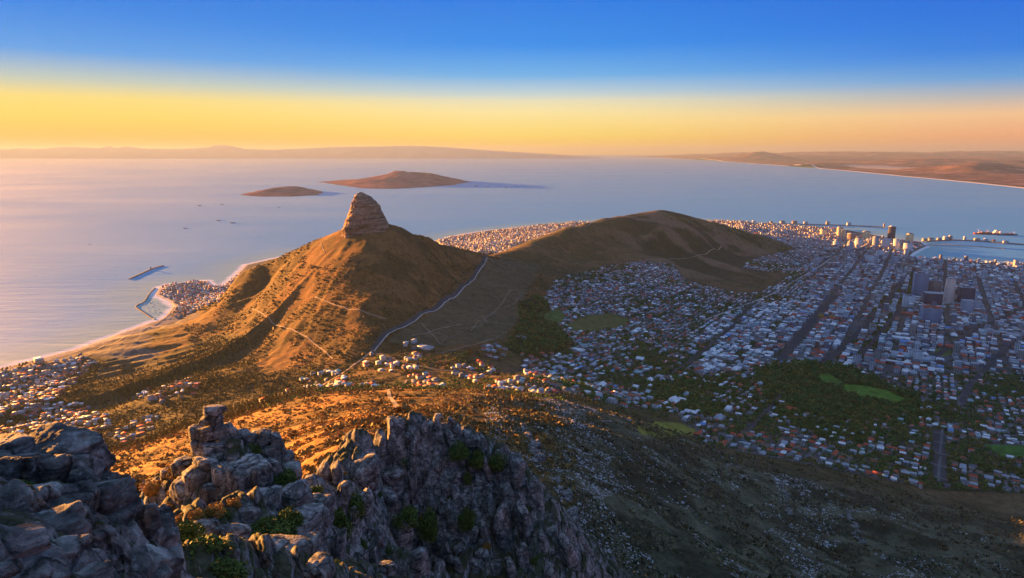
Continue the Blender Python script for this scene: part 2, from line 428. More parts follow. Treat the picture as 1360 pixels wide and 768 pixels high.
def terrain_material(name, near=False):
    m, N, L, B = mat(name)
    at = N.new("ShaderNodeAttribute"); at.attribute_name = "cover"
    geo = N.new("ShaderNodeNewGeometry")
    def noise(scale, det, rough=0.6):
        n = N.new("ShaderNodeTexNoise"); n.inputs["Scale"].default_value = scale; n.inputs["Detail"].default_value = det
        n.inputs["Roughness"].default_value = rough
        L.new(geo.outputs["Position"], n.inputs["Vector"]); return n
    n1 = noise(0.35, 6, 0.7); n2 = noise(0.045, 5)
    mr = N.new("ShaderNodeMapRange"); mr.inputs[1].default_value = 0.3; mr.inputs[2].default_value = 0.72; mr.inputs[3].default_value = 0.5; mr.inputs[4].default_value = 1.55
    L.new(n1.outputs[0], mr.inputs[0])
    mr2 = N.new("ShaderNodeMapRange"); mr2.inputs[1].default_value = 0.3; mr2.inputs[2].default_value = 0.7; mr2.inputs[3].default_value = 0.75; mr2.inputs[4].default_value = 1.25
    L.new(n2.outputs[0], mr2.inputs[0])
    mm = N.new("ShaderNodeMath"); mm.operation = 'MULTIPLY'; L.new(mr.outputs[0], mm.inputs[0]); L.new(mr2.outputs[0], mm.inputs[1])
    sc = N.new("ShaderNodeVectorMath"); sc.operation = 'SCALE'; L.new(at.outputs["Color"], sc.inputs[0]); L.new(mm.outputs[0], sc.inputs[3])
    L.new(sc.outputs[0], B.inputs["Base Color"])
    B.inputs["Roughness"].default_value = 0.95; B.inputs["Specular IOR Level"].default_value = 0.08
    bp = N.new("ShaderNodeBump"); bp.inputs["Strength"].default_value = 0.55; bp.inputs["Distance"].default_value = 2.2
    L.new(n1.outputs[0], bp.inputs["Height"]); L.new(bp.outputs[0], B.inputs["Normal"])
    return m
TERRAIN_MAT = terrain_material("hillside_scrub")
me = new_mesh("terrain", np.stack([TX, TY, TZ], -1), quads=grid_quads(NR, NA)[:, ::-1], mats=[TERRAIN_MAT], smooth_sh=True)
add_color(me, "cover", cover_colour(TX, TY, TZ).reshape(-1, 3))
structure("terrain", me)

# ------------------------------------------------------------------ sea
def build_sea():
    na, nr = 700, 620
    az = np.linspace(R(-85), R(85), na); rr = 900.0 * (160000.0 / 900.0) ** np.linspace(0, 1, nr)
    x = rr[:, None] * np.sin(az); y = rr[:, None] * np.cos(az)
    sd = -land_sd(x, y)
    me = new_mesh("sea", np.stack([x, y, np.zeros_like(x)], -1), quads=grid_quads(nr, na)[:, ::-1], smooth_sh=True)
    add_float(me, "shore", np.clip(sd, 0, 3000))
    m, N, L, B = mat("sea_water")
    geo = N.new("ShaderNodeNewGeometry")
    at = N.new("ShaderNodeAttribute"); at.attribute_name = "shore"
    # turquoise shallows along the beaches
    sh = N.new("ShaderNodeMapRange"); sh.inputs[1].default_value = 20; sh.inputs[2].default_value = 420; sh.inputs[3].default_value = 1; sh.inputs[4].default_value = 0
    L.new(at.outputs["Fac"], sh.inputs[0])
    mix = N.new("ShaderNodeMix"); mix.data_type = 'RGBA'; L.new(sh.outputs[0], mix.inputs[0])
    mix.inputs[6].default_value = (0.11, 0.39, 0.60, 1); mix.inputs[7].default_value = (0.26, 0.46, 0.44, 1)
    # broken surf
    mp = N.new("ShaderNodeMapping"); mp.inputs["Scale"].default_value = (0.004, 0.010, 1); mp.inputs["Rotation"].default_value = (0, 0, R(32))
    L.new(geo.outputs["Position"], mp.inputs["Vector"])
    nz = N.new("ShaderNodeTexNoise"); nz.inputs["Scale"].default_value = 1.6; nz.inputs["Detail"].default_value = 6; L.new(mp.outputs[0], nz.inputs["Vector"])
    ad = N.new("ShaderNodeMath"); ad.operation = 'MULTIPLY_ADD'; L.new(nz.outputs[0], ad.inputs[0]); ad.inputs[1].default_value = 90; L.new(at.outputs["Fac"], ad.inputs[2])
    fm = N.new("ShaderNodeMapRange"); fm.inputs[1].default_value = 64; fm.inputs[2].default_value = 88; fm.inputs[3].default_value = 1; fm.inputs[4].default_value = 0
    L.new(ad.outputs[0], fm.inputs[0])
    mix2 = N.new("ShaderNodeMix"); mix2.data_type = 'RGBA'; L.new(fm.outputs[0], mix2.inputs[0]); L.new(mix.outputs[2], mix2.inputs[6]); mix2.inputs[7].default_value = (0.7, 0.72, 0.75, 1)
    L.new(mix2.outputs[2], B.inputs["Base Color"])
    B.inputs["IOR"].default_value = 1.33
    # wind lanes: smoother and rougher water
    mp2 = N.new("ShaderNodeMapping"); mp2.inputs["Scale"].default_value = (0.00018, 0.00048, 1); mp2.inputs["Rotation"].default_value = (0, 0, R(-18))
    L.new(geo.outputs["Position"], mp2.inputs["Vector"])
    n2 = N.new("ShaderNodeTexNoise"); n2.inputs["Scale"].default_value = 1.0; n2.inputs["Detail"].default_value = 7; n2.inputs["Roughness"].default_value = 0.6; L.new(mp2.outputs[0], n2.inputs["Vector"])
    rg = N.new("ShaderNodeMapRange"); rg.inputs[1].default_value = 0.35; rg.inputs[2].default_value = 0.65; rg.inputs[3].default_value = 0.52; rg.inputs[4].default_value = 0.74
    L.new(n2.outputs[0], rg.inputs[0])
    rmx = N.new("ShaderNodeMath"); rmx.operation = 'MAXIMUM'; L.new(rg.outputs[0], rmx.inputs[0]); L.new(fm.outputs[0], rmx.inputs[1])
    L.new(rmx.outputs[0], B.inputs["Roughness"])
    # swell
    mp3 = N.new("ShaderNodeMapping"); mp3.inputs["Scale"].default_value = (0.0025, 0.012, 1); mp3.inputs["Rotation"].default_value = (0, 0, R(24))
    L.new(geo.outputs["Position"], mp3.inputs["Vector"])
    n3 = N.new("ShaderNodeTexNoise"); n3.inputs["Scale"].default_value = 1.0; n3.inputs["Detail"].default_value = 4; n3.inputs["Distortion"].default_value = 0.6; L.new(mp3.outputs[0], n3.inputs["Vector"])
    bp = N.new("ShaderNodeBump"); bp.inputs["Strength"].default_value = 0.5; bp.inputs["Distance"].default_value = 6.0
    L.new(n3.outputs[0], bp.inputs["Height"]); L.new(bp.outputs[0], B.inputs["Normal"])
    me.materials.append(m)
    structure("sea", me)
build_sea()

# ------------------------------------------------------------------ rock summit of the cone
ROCK_LAYER = None
def layered_rock_material(name, base=(0.33, 0.22, 0.15)):
    m, N, L, B = mat(name)
    geo = N.new("ShaderNodeNewGeometry")
    mp = N.new("ShaderNodeMapping"); mp.inputs["Scale"].default_value = (0.005, 0.005, 0.085)
    L.new(geo.outputs["Position"], mp.inputs["Vector"])
    n = N.new("ShaderNodeTexNoise"); n.inputs["Scale"].default_value = 1; n.inputs["Detail"].default_value = 7; n.inputs["Roughness"].default_value = 0.7; L.new(mp.outputs[0], n.inputs["Vector"])
    r = N.new("ShaderNodeValToRGB"); L.new(n.outputs[0], r.inputs[0])
    e = r.color_ramp.elements
    e[0].position = 0.36; e[0].color = (base[0] * .22, base[1] * .22, base[2] * .22, 1)
    e[1].position = 0.62; e[1].color = (*base, 1)
    x = e.new(0.48); x.color = (base[0] * .8, base[1] * .74, base[2] * .7, 1)
    n2 = N.new("ShaderNodeTexNoise"); n2.inputs["Scale"].default_value = 0.09; n2.inputs["Detail"].default_value = 6; L.new(geo.outputs["Position"], n2.inputs["Vector"])
    mr = N.new("ShaderNodeMapRange"); mr.inputs[1].default_value = .3; mr.inputs[2].default_value = .7; mr.inputs[3].default_value = .65; mr.inputs[4].default_value = 1.25; L.new(n2.outputs[0], mr.inputs[0])
    sc = N.new("ShaderNodeVectorMath"); sc.operation = 'SCALE'; L.new(r.outputs[0], sc.inputs[0]); L.new(mr.outputs[0], sc.inputs[3])
    L.new(sc.outputs[0], B.inputs["Base Color"]); B.inputs["Roughness"].default_value = .95; B.inputs["Specular IOR Level"].default_value = .1
    bp = N.new("ShaderNodeBump"); bp.inputs["Strength"].default_value = .8; bp.inputs["Distance"].default_value = 4; L.new(n.outputs[0], bp.inputs["Height"]); L.new(bp.outputs[0], B.inputs["Normal"])
    return m
LIONS_ROCK = layered_rock_material("banded_summit_rock")
def build_summit():
    left = [(452,318),(456,306),(459,297),(462,287),(466,276),(468,268),(471,260),(475,256.5),(478.5,255.2)]
    right = [(522,312),(513,297),(510,290),(506,281),(502,273),(497,266.5),(489,260),(483,256.5),(479.5,255.2)]
    Lp = np.array([at_y(a, b, 3010.0) for a, b in left]); Rp = np.array([at_y(a, b, 3010.0) for a, b in right])
    z0 = 455.0; z1 = Lp[-1, 2]
    nz, na = 130, 180
    zz = np.linspace(z0, z1, nz); tt = (zz - z0) / (z1 - z0)
    xl = np.interp(zz, Lp[:, 2], Lp[:, 0]); xr = np.interp(zz, Rp[:, 2], Rp[:, 0])
    a = np.linspace(0, 2 * np.pi, na, endpoint=False)
    ca, sa = np.cos(a), np.sin(a)
    p = 2.5
    q = (np.abs(ca) ** p + np.abs(sa) ** p) ** (-1 / p)
    cx = (xl + xr) / 2; hw = (xr - xl) / 2
    hd = np.maximum(hw * 1.0, 0.2) * (1 + 0.15 * tt)
    X = cx[:, None] + hw[:, None] * (q * ca)[None]
    Y = 3015 + hd[:, None] * (q * sa)[None]
    Z = np.repeat(zz[:, None], na, 1)
    pos = np.stack([X, Y, Z], -1).reshape(-1, 3)
    st = np.floor(zz / 15 + 0.4 * np.sin(zz / 23)); fr = (zz / 15 + 0.4 * np.sin(zz / 23)) - st; fr = fr ** 2
    ledge = (0.5 - fr) * 3.4 * (1 - smooth(0.75, 0.95, tt))
    nn = (noise3(pos / np.array([30, 30, 12]), 3) * 4 + noise3(pos / np.array([11, 11, 6]), 4) * 2.0).reshape(nz, na)
    cr = (np.abs(noise3(pos / np.array([16, 16, 60]), 6))).reshape(nz, na)
    off = (ledge[:, None] * np.clip(.55 + 1.3 * noise3(pos / np.array([38, 38, 26]), 9).reshape(nz, na), 0, 1.4) + 1.4 * nn - 3.5 * (cr < 0.06)) * np.minimum(1, hw / 25)[:, None]
    X += off * ca[None]; Y += off * sa[None]
    v = np.stack([X, Y, Z], -1).reshape(-1, 3)
    i = np.arange(nz - 1)[:, None] * na + np.arange(na)[None]
    j = np.arange(nz - 1)[:, None] * na + (np.arange(na)[None] + 1) % na
    quads = np.stack([i, j, j + na, i + na], -1).reshape(-1, 4)
    me = new_mesh("rocky_summit", v, quads=quads, mats=[LIONS_ROCK], smooth_sh=False)
    structure("rocky_summit", me)
build_summit()

# ------------------------------------------------------------------ islands
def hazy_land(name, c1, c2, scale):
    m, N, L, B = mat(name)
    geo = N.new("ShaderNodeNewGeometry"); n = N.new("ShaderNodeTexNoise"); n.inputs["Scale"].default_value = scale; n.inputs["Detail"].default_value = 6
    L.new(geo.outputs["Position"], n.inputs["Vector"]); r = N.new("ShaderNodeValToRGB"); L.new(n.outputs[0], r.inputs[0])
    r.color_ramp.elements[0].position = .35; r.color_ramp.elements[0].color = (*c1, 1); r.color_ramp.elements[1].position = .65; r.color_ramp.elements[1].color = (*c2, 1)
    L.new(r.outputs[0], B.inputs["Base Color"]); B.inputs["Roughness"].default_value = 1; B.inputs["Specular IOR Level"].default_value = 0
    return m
ISLAND_MAT = hazy_land("island_haze_tint", (0.15, 0.08, 0.10), (0.30, 0.15, 0.15), 0.003)  # mauve-pink tone paints distance haze into the island colour
def build_island(outline_px, bumps, seed):
    W = [tuple(at_z(a, b, 0)[:2]) for a, b in outline_px]
    xs = [w[0] for w in W]; ys = [w[1] for w in W]
    nx, ny = 220, 160
    x, y = np.meshgrid(np.linspace(min(xs) - 100, max(xs) + 100, nx), np.linspace(min(ys) - 100, max(ys) + 100, ny))
    d = seg_dist(x, y, W + [W[0]])
    px, py, _ = project(x, y, np.zeros_like(x))
    ins = in_poly(px, py, outline_px)
    sd = np.where(ins, d, -d) + 90 * fbm(x / 500, y / 500, 3, seed)
    h = np.minimum(sd, 300) * 0.06 + smooth(0, 1200, sd) * 14 * (1 + fbm(x / 700, y / 700, 4, seed + 3))
    for bx, by, bh, bw in bumps:
        c = at_z(bx, by, 0); h = h + bh * np.exp(-(((x - c[0]) / bw[0]) ** 2 + ((y - c[1]) / bw[1]) ** 2)) * (1 + 0.35 * ridged(x / 900, y / 900, 4, seed + 7)) * smooth(0, 500, sd)
    h = np.where(sd > 0, h + 1, -6)
    me = new_mesh("island", np.stack([x, y, h], -1), quads=grid_quads(ny, nx), mats=[ISLAND_MAT], smooth_sh=True)
    structure("island", me)
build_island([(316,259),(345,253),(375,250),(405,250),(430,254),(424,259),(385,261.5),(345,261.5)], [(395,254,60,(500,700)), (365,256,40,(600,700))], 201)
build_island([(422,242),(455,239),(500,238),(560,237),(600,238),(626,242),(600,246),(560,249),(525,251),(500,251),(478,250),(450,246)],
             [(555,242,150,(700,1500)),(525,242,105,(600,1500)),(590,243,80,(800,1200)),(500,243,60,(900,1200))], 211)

# ------------------------------------------------------------------ far shore across the bay, and the ranges beyond
def build_far_shore():
    coast = [(800,207.6),(850,208.6),(900,211),(950,214),(1000,217.5),(1050,221),(1100,225),(1150,229.5),(1200,234.5),(1260,240),(1310,245),(1360,250.5),(1450,260),(1600,280),(1900,330)]
    W = [tuple(at_z(a, b, 0)[:2]) for a, b in coast]
    azc = np.array([math.atan2(w[0], w[1]) for w in W]); rc = np.array([math.hypot(*w) for w in W])
    na, nr = 420, 200
    az = np.linspace(azc[0], azc[-1], na); r0 = np.interp(az, azc, rc)
    t = np.linspace(0, 1, nr) ** 1.6
    rr = r0[None] * 0.995 + t[:, None] * (118000 - r0[None])
    x = rr * np.sin(az)[None]; y = rr * np.cos(az)[None]
    inl = rr - r0[None]
    h = np.clip(inl / 40, -3, 12) + smooth(1500, 9000, inl) * (45 + 55 * fbm(x / 5000, y / 5000, 5, 301)) + smooth(12000, 40000, inl) * (120 + 260 * np.maximum(0, ridged(x / 15000, y / 15000, 4, 305)))
    def hill(px, Y, hh, w):
        nonlocal h
        c = at_y(px, 205, Y); h = h + hh * np.exp(-(np.hypot(x - c[0], y - c[1]) / w) ** 2) * (1 + .3 * ridged(x / 1800, y / 1800, 3, 307))
    hill(1056,36000,330,1000); hill(1085,38000,120,1500); hill(1110,37000,90,1400); hill(1310,26000,330,1500); hill(1275,28000,150,1700); hill(1010,60000,620,2600); hill(980,66000,260,4000); hill(1240,42000,260,4200)
    h = h + smooth(60000, 100000, rr) * (300 + 500 * np.maximum(0, fbm(x / 9000, y / 9000, 4, 311) + 0.2)) * smooth(azc[0] + .05, azc[0] + 0.35, az)[None]
    sand = smooth(420, 160, inl)
    m, N, L, B = mat("far_plain")
    at = N.new("ShaderNodeAttribute"); at.attribute_name = "sand"
    geo = N.new("ShaderNodeNewGeometry"); n = N.new("ShaderNodeTexNoise"); n.inputs["Scale"].default_value = 0.0011; n.inputs["Detail"].default_value = 8; n.inputs["Roughness"].default_value = .65
    mp = N.new("ShaderNodeMapping"); L.new(geo.outputs["Position"], mp.inputs["Vector"]); L.new(mp.outputs[0], n.inputs["Vector"])
    r = N.new("ShaderNodeValToRGB"); L.new(n.outputs[0], r.inputs[0])
    e = r.color_ramp.elements; e[0].position = .36; e[0].color = (.07, .05, .055, 1); e[1].position = .66; e[1].color = (.36, .20, .16, 1); q = e.new(.5); q.color = (.16, .085, .075, 1)
    mx = N.new("ShaderNodeMix"); mx.data_type = 'RGBA'; L.new(at.outputs["Fac"], mx.inputs[0]); L.new(r.outputs[0], mx.inputs[6]); mx.inputs[7].default_value = (.75, .68, .6, 1)
    L.new(mx.outputs[2], B.inputs["Base Color"]); B.inputs["Roughness"].default_value = 1; B.inputs["Specular IOR Level"].default_value = 0
    me = new_mesh("far_shore", np.stack([x, y, h], -1), quads=grid_quads(nr, na)[:, ::-1], mats=[m], smooth_sh=True)
    add_float(me, "sand", np.maximum(sand, (in_poly(*project(x, y, np.zeros_like(x))[:2], [(1120,222.5),(1160,221.5),(1220,225),(1190,228)])) * .45))
    structure("far_shore", me)
build_far_shore()
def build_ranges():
    m = hazy_land("haze_paled_range", (.46, .34, .33), (.58, .42, .40), .0005)  # pale pinkish tone stands in for haze fading the range
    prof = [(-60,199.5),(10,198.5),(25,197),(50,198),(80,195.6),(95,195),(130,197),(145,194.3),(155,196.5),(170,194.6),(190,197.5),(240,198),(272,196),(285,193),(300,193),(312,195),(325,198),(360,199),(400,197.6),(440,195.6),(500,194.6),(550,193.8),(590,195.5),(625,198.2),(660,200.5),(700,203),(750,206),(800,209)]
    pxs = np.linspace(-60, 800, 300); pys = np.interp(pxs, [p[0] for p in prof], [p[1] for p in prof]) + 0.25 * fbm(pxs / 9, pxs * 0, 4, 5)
    rows = []
    D = 90000.0
    top = at_y(pxs, pys, D); 
    for k, (dy, f) in enumerate([(-3800, 0.0), (-2400, .3), (-1100, .62), (0, 1.0), (2200, .5), (4500, 0.0)]):
        q = top.copy(); q[:, 1] += dy; q[:, 2] = -30 + (top[:, 2] + 30) * f * (1 + (0.12 * fbm(pxs / 12, pxs * 0 + k, 3, 9) if 0 < f < 1 else 0)); rows.append(q)
    v = np.stack(rows)
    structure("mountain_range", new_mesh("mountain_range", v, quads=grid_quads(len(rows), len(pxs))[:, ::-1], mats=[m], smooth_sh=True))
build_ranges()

# ------------------------------------------------------------------ haze
def build_haze():
    bm = bmesh.new(); bmesh.ops.create_cube(bm, size=1)
    lo = Vector((-150000, -3000, -70)); hi = Vector((150000, 162000, 1700))
    for v in bm.verts: v.co = Vector(((lo[k] if v.co[k] < 0 else hi[k]) for k in range(3)))
    me = bpy.data.meshes.new("haze"); bm.to_mesh(me); bm.free()
    m = bpy.data.materials.new("haze"); m.use_nodes = True; N = m.node_tree.nodes; N.clear()
    out = N.new("ShaderNodeOutputMaterial"); v = N.new("ShaderNodeVolumePrincipled")
    v.inputs["Color"].default_value = (0.21, 0.29, 0.48, 1); v.inputs["Density"].default_value = HAZE; v.inputs["Anisotropy"].default_value = 0.22
    m.node_tree.links.new(v.outputs[0], out.inputs["Volume"])
    me.materials.append(m); obj("haze", me, kind="stuff")
HAZE = 1.2e-5
build_haze()
# ------------------------------------------------------------------ the rocky edge we stand on
NEAR_Y = [  # photo x, photo y, distance north
 (-60,620,24),(0,614,22),(60,610,22.5),(115,614,24),(142,655,25),(166,706,24),(232,768,22),(0,768,11.5),(100,768,13),(160,768,16),(100,680,18.5),(0,660,17),(50,720,15),(150,720,20),(-120,640,18),(-200,768,10),(-100,700,14),
 (300,655,75),(270,640,77),(235,640,80),(200,650,84),(180,640,92),(240,700,66),(200,720,58),(215,755,44),(280,720,58),(330,700,62),(380,670,72),(350,740,52),(300,768,42),(420,768,60),(380,625,84),(350,600,84),(320,590,83),(285,590,82),(400,650,82),(395,710,66),(250,768,38),(275,610,80),(305,625,77),
 (425,650,104),(445,640,116),(470,614,128),(500,600,138),(540,578,148),(580,566,156),(620,574,158),(650,592,156),(690,624,152),(720,664,148),(745,706,143),(768,750,139),
 (430,700,92),(430,768,76),(500,690,121),(500,768,105),(560,640,146),(600,680,144),(600,768,131),(560,768,119),(680,700,145),(680,768,135),(740,768,134),(470,680,110),(650,640,150),
]
NEAR_W = [(-14,-4,838),(0,4,838),(10,10,830),(20,30,815),(0,22,822),(-4,36,812),(-44,39,843),(-50,44,842),(-40,28,845),(-30,38,800),(-33,45,795),(-25,33,820),(-56,52,815),(-62,66,765),(-25,40,816),(-18,34,817),(-70,100,768),(-45,100,780),(-20,110,778),(-60,140,735),(-26,140,752),  # high points on the left: unseen rock wall added to shade the near outcrop
 (-5,190,742),(10,215,735),(30,205,715),(-40,200,730),(45,170,700),(60,120,690),(40,80,730),(30,55,780),(70,220,690),(-80,220,680),(-110,150,680),(-110,90,720),(-120,40,790),(20,100,742),(35,115,720),(-20,60,792),
 (-150,260,590),(-60,260,655),(0,262,660),(60,262,620),(140,240,580),(140,150,600),(150,60,640),(110,20,730),(-160,160,600),(-170,60,650)]
def _near_rbf():
    P = [np.asarray(at_y(a, b, c)) for a, b, c in NEAR_Y] + [np.array(w, float) for w in NEAR_W]
    P = np.array(P); X = P[:, :2] / 50.0; n = len(X)
    D = np.hypot(X[:, None, 0] - X[None, :, 0], X[:, None, 1] - X[None, :, 1])
    A = np.zeros((n + 3, n + 3)); A[:n, :n] = -np.sqrt(D * D + .0025); A[:n, :n] += np.eye(n) * .002
    A[:n, n] = 1; A[:n, n + 1:] = X; A[n, :n] = 1; A[n + 1:, :n] = X.T
    return X, np.linalg.solve(A, np.concatenate([P[:, 2], [0, 0, 0]]))
_NX, _NW = _near_rbf()
def near_base(x, y):
    sh = np.shape(x); x = np.ravel(x) / 50.; y = np.ravel(y) / 50.; n = len(_NX); out = np.empty(len(x))
    for s in range(0, len(x), 20000):
        a = x[s:s + 20000, None]; b = y[s:s + 20000, None]
        out[s:s + 20000] = -np.sqrt((a - _NX[None, :, 0]) ** 2 + (b - _NX[None, :, 1]) ** 2 + .0025) @ _NW[:n] + _NW[n] + a[:, 0] * _NW[n + 1] + b[:, 0] * _NW[n + 2]
    return out.reshape(sh)
def near_h(x, y, fine=True):
    h = near_base(x, y)
    r = np.hypot(x, y)
    w = smooth(35, 90, r)
    # big blocks, then smaller ones, split by cracks
    for sx, sy, amp, sd in ((4.2, 6.0, 2.2, 401), (1.7, 2.6, 0.8, 411)):
        k = 1 - 0.6 * (1 - w)
        a = x + 0.9 * fbm(x / 5, y / 5, 2, sd + 5); b = y + 0.9 * fbm(x / 5 + 9, y / 5, 2, sd + 6)
        f1, f2, cid = voro(a / (sx * k), b / (sy * k), sd)
        h = h + amp * k * ((cid - 0.5) * 1.3 + 0.5 * np.minimum(1, (f2 - f1) * 3.5) - 0.35)
    if fine:
        h = h + 0.35 * fbm(x / 2.2, y / 2.2, 3, 421) + 0.10 * fbm(x / 0.5, y / 0.5, 2, 431)
    return h
NNA, NNR = 1300, 900
NAZ = np.linspace(R(-80), R(52), NNA); NRR = 6.0 * (262 / 6.0) ** np.linspace(0, 1, NNR)
NX_ = NRR[:, None] * np.sin(NAZ)[None]; NY_ = NRR[:, None] * np.cos(NAZ)[None]
NZ_ = near_h(NX_, NY_)
_edge = smooth(225, 258, NRR)[:, None]
NZ_ = NZ_ - _edge * 60

def rock_material(name, soil=True):
    m, N, L, B = mat(name)
    geo = N.new("ShaderNodeNewGeometry"); oi = N.new("ShaderNodeObjectInfo")
    def noise(scale, det, rough=.6, dist=0):
        n = N.new("ShaderNodeTexNoise"); n.inputs["Scale"].default_value = scale; n.inputs["Detail"].default_value = det; n.inputs["Roughness"].default_value = rough; n.inputs["Distortion"].default_value = dist
        L.new(geo.outputs["Position"], n.inputs["Vector"]); return n
    n1 = noise(0.55, 9, .68, .6); n2 = noise(3.0, 7, .7); n3 = noise(0.16, 4); n4 = noise(0.9, 5, .6, .3)
    r = N.new("ShaderNodeValToRGB"); L.new(n1.outputs[0], r.inputs[0])
    e = r.color_ramp.elements
    e[0].position = .33; e[0].color = (.040, .039, .038, 1); e[1].position = .66; e[1].color = (.47, .455, .43, 1); q = e.new(.5); q.color = (.17, .165, .155, 1)
    mr = N.new("ShaderNodeMapRange"); mr.inputs[1].default_value = .3; mr.inputs[2].default_value = .7; mr.inputs[3].default_value = .6; mr.inputs[4].default_value = 1.35; L.new(n2.outputs[0], mr.inputs[0])
    sc = N.new("ShaderNodeVectorMath"); sc.operation = 'SCALE'; L.new(r.outputs[0], sc.inputs[0]); L.new(mr.outputs[0], sc.inputs[3])
    # ochre iron stains
    st = N.new("ShaderNodeMapRange"); st.inputs[1].default_value = .60; st.inputs[2].default_value = .72; st.inputs[3].default_value = 0; st.inputs[4].default_value = .55; L.new(n4.outputs[0], st.inputs[0])
    mx = N.new("ShaderNodeMix"); mx.data_type = 'RGBA'; L.new(st.outputs[0], mx.inputs[0]); L.new(sc.outputs[0], mx.inputs[6]); mx.inputs[7].default_value = (.26, .17, .10, 1)
    last = mx.outputs[2]
    # pale lichen blotches
    vo = N.new("ShaderNodeTexNoise"); vo.inputs["Scale"].default_value = 2.1; vo.inputs["Detail"].default_value = 3; L.new(geo.outputs["Position"], vo.inputs["Vector"])
    li = N.new("ShaderNodeMapRange"); li.inputs[1].default_value = .60; li.inputs[2].default_value = .66; li.inputs[3].default_value = 0; li.inputs[4].default_value = .6; L.new(vo.outputs[0], li.inputs[0])
    mx2 = N.new("ShaderNodeMix"); mx2.data_type = 'RGBA'; L.new(li.outputs[0], mx2.inputs[0]); L.new(last, mx2.inputs[6]); mx2.inputs[7].default_value = (.36, .37, .36, 1)
    last = mx2.outputs[2]
    # fine bedding
    mpb = N.new("ShaderNodeMapping"); mpb.inputs["Scale"].default_value = (.35, .35, 3.2); mpb.inputs["Rotation"].default_value = (.12, .22, 0)
    L.new(geo.outputs["Position"], mpb.inputs["Vector"])
    nb = N.new("ShaderNodeTexNoise"); nb.inputs["Scale"].default_value = 1.0; nb.inputs["Detail"].default_value = 6; nb.inputs["Roughness"].default_value = .72; nb.inputs["Distortion"].default_value = .4; L.new(mpb.outputs[0], nb.inputs["Vector"])
    br = N.new("ShaderNodeMapRange"); br.inputs[1].default_value = .38; br.inputs[2].default_value = .56; br.inputs[3].default_value = .6; br.inputs[4].default_value = 1.15; L.new(nb.outputs[0], br.inputs[0])
    scb = N.new("ShaderNodeVectorMath"); scb.operation = 'SCALE'; L.new(last, scb.inputs[0]); L.new(br.outputs[0], scb.inputs[3]); last = scb.outputs[0]
    # joints: dark cracks following a warped cell pattern
    mpv = N.new("ShaderNodeMapping"); mpv.inputs["Scale"].default_value = (.42, .42, .26); mpv.inputs["Rotation"].default_value = (.25, .15, .4)
    wv = N.new("ShaderNodeMix"); wv.data_type = 'RGBA'; wv.blend_type = 'LINEAR_LIGHT'; wv.inputs[0].default_value = .55
    L.new(geo.outputs["Position"], wv.inputs[6]); L.new(n4.outputs[1], wv.inputs[7]); L.new(wv.outputs[2], mpv.inputs["Vector"])
    vc = N.new("ShaderNodeTexVoronoi"); vc.feature = 'DISTANCE_TO_EDGE'; vc.inputs["Scale"].default_value = 1.0; L.new(mpv.outputs[0], vc.inputs["Vector"])
    cr = N.new("ShaderNodeMapRange"); cr.inputs[1].default_value = 0.0; cr.inputs[2].default_value = .045; cr.inputs[3].default_value = .28; cr.inputs[4].default_value = 1.0; L.new(vc.outputs["Distance"], cr.inputs[0])
    sc2 = N.new("ShaderNodeVectorMath"); sc2.operation = 'SCALE'; L.new(last, sc2.inputs[0]); L.new(cr.outputs[0], sc2.inputs[3])
    last = sc2.outputs[0]
    if soil:  # moss and soil lodged on flat ledges
        sep = N.new("ShaderNodeSeparateXYZ"); L.new(geo.outputs["Normal"], sep.inputs[0])
        ad = N.new("ShaderNodeMath"); ad.operation = 'MULTIPLY_ADD'; L.new(n1.outputs[0], ad.inputs[0]); ad.inputs[1].default_value = 0.9; L.new(sep.outputs[2], ad.inputs[2])
        ms = N.new("ShaderNodeMapRange"); ms.inputs[1].default_value = 1.05; ms.inputs[2].default_value = 1.28; ms.inputs[3].default_value = 0; ms.inputs[4].default_value = .9; L.new(ad.outputs[0], ms.inputs[0])
        mx3 = N.new("ShaderNodeMix"); mx3.data_type = 'RGBA'; L.new(ms.outputs[0], mx3.inputs[0]); L.new(last, mx3.inputs[6]); mx3.inputs[7].default_value = (.045, .050, .018, 1)
        last = mx3.outputs[2]
    L.new(last, B.inputs["Base Color"]); B.inputs["Roughness"].default_value = .9; B.inputs["Specular IOR Level"].default_value = .18
    bp = N.new("ShaderNodeBump"); bp.inputs["Strength"].default_value = .75; bp.inputs["Distance"].default_value = .7; hs = N.new("ShaderNodeMath"); hs.operation = 'MULTIPLY_ADD'; L.new(cr.outputs[0], hs.inputs[0]); hs.inputs[1].default_value = .45; L.new(n1.outputs[0], hs.inputs[2]); L.new(hs.outputs[0], bp.inputs["Height"])
    bpb = N.new("ShaderNodeBump"); bpb.inputs["Strength"].default_value = .7; bpb.inputs["Distance"].default_value = .3; L.new(nb.outputs[0], bpb.inputs["Height"]); L.new(bp.outputs[0], bpb.inputs["Normal"])
    bp2 = N.new("ShaderNodeBump"); bp2.inputs["Strength"].default_value = .6; bp2.inputs["Distance"].default_value = .16; L.new(n2.outputs[0], bp2.inputs["Height"]); L.new(bpb.outputs[0], bp2.inputs["Normal"])
    L.new(bp2.outputs[0], B.inputs["Normal"])
    return m
ROCK = rock_material("weathered_grey_rock", False)
ROCK_SOIL = rock_material("rock_ledge_with_moss", True)
me = new_mesh("rock_ground", np.stack([NX_, NY_, NZ_], -1), quads=grid_quads(NNR, NNA)[:, ::-1], mats=[ROCK_SOIL], smooth_sh=True)
structure("cliff_ground", me)

def march(px, py, t0=8.0, t1=255.0):
    """first point of the cliff ground met along a photo ray"""
    d = ray(px, py); d = d / d[1]
    ts = np.geomspace(t0, t1, 500)
    h = near_h(d[0] * ts, d[1] * ts, False); z = CAM_Z + d[2] * ts
    k = np.where(z < h)[0]
    return None if len(k) == 0 else ts[k[0]]

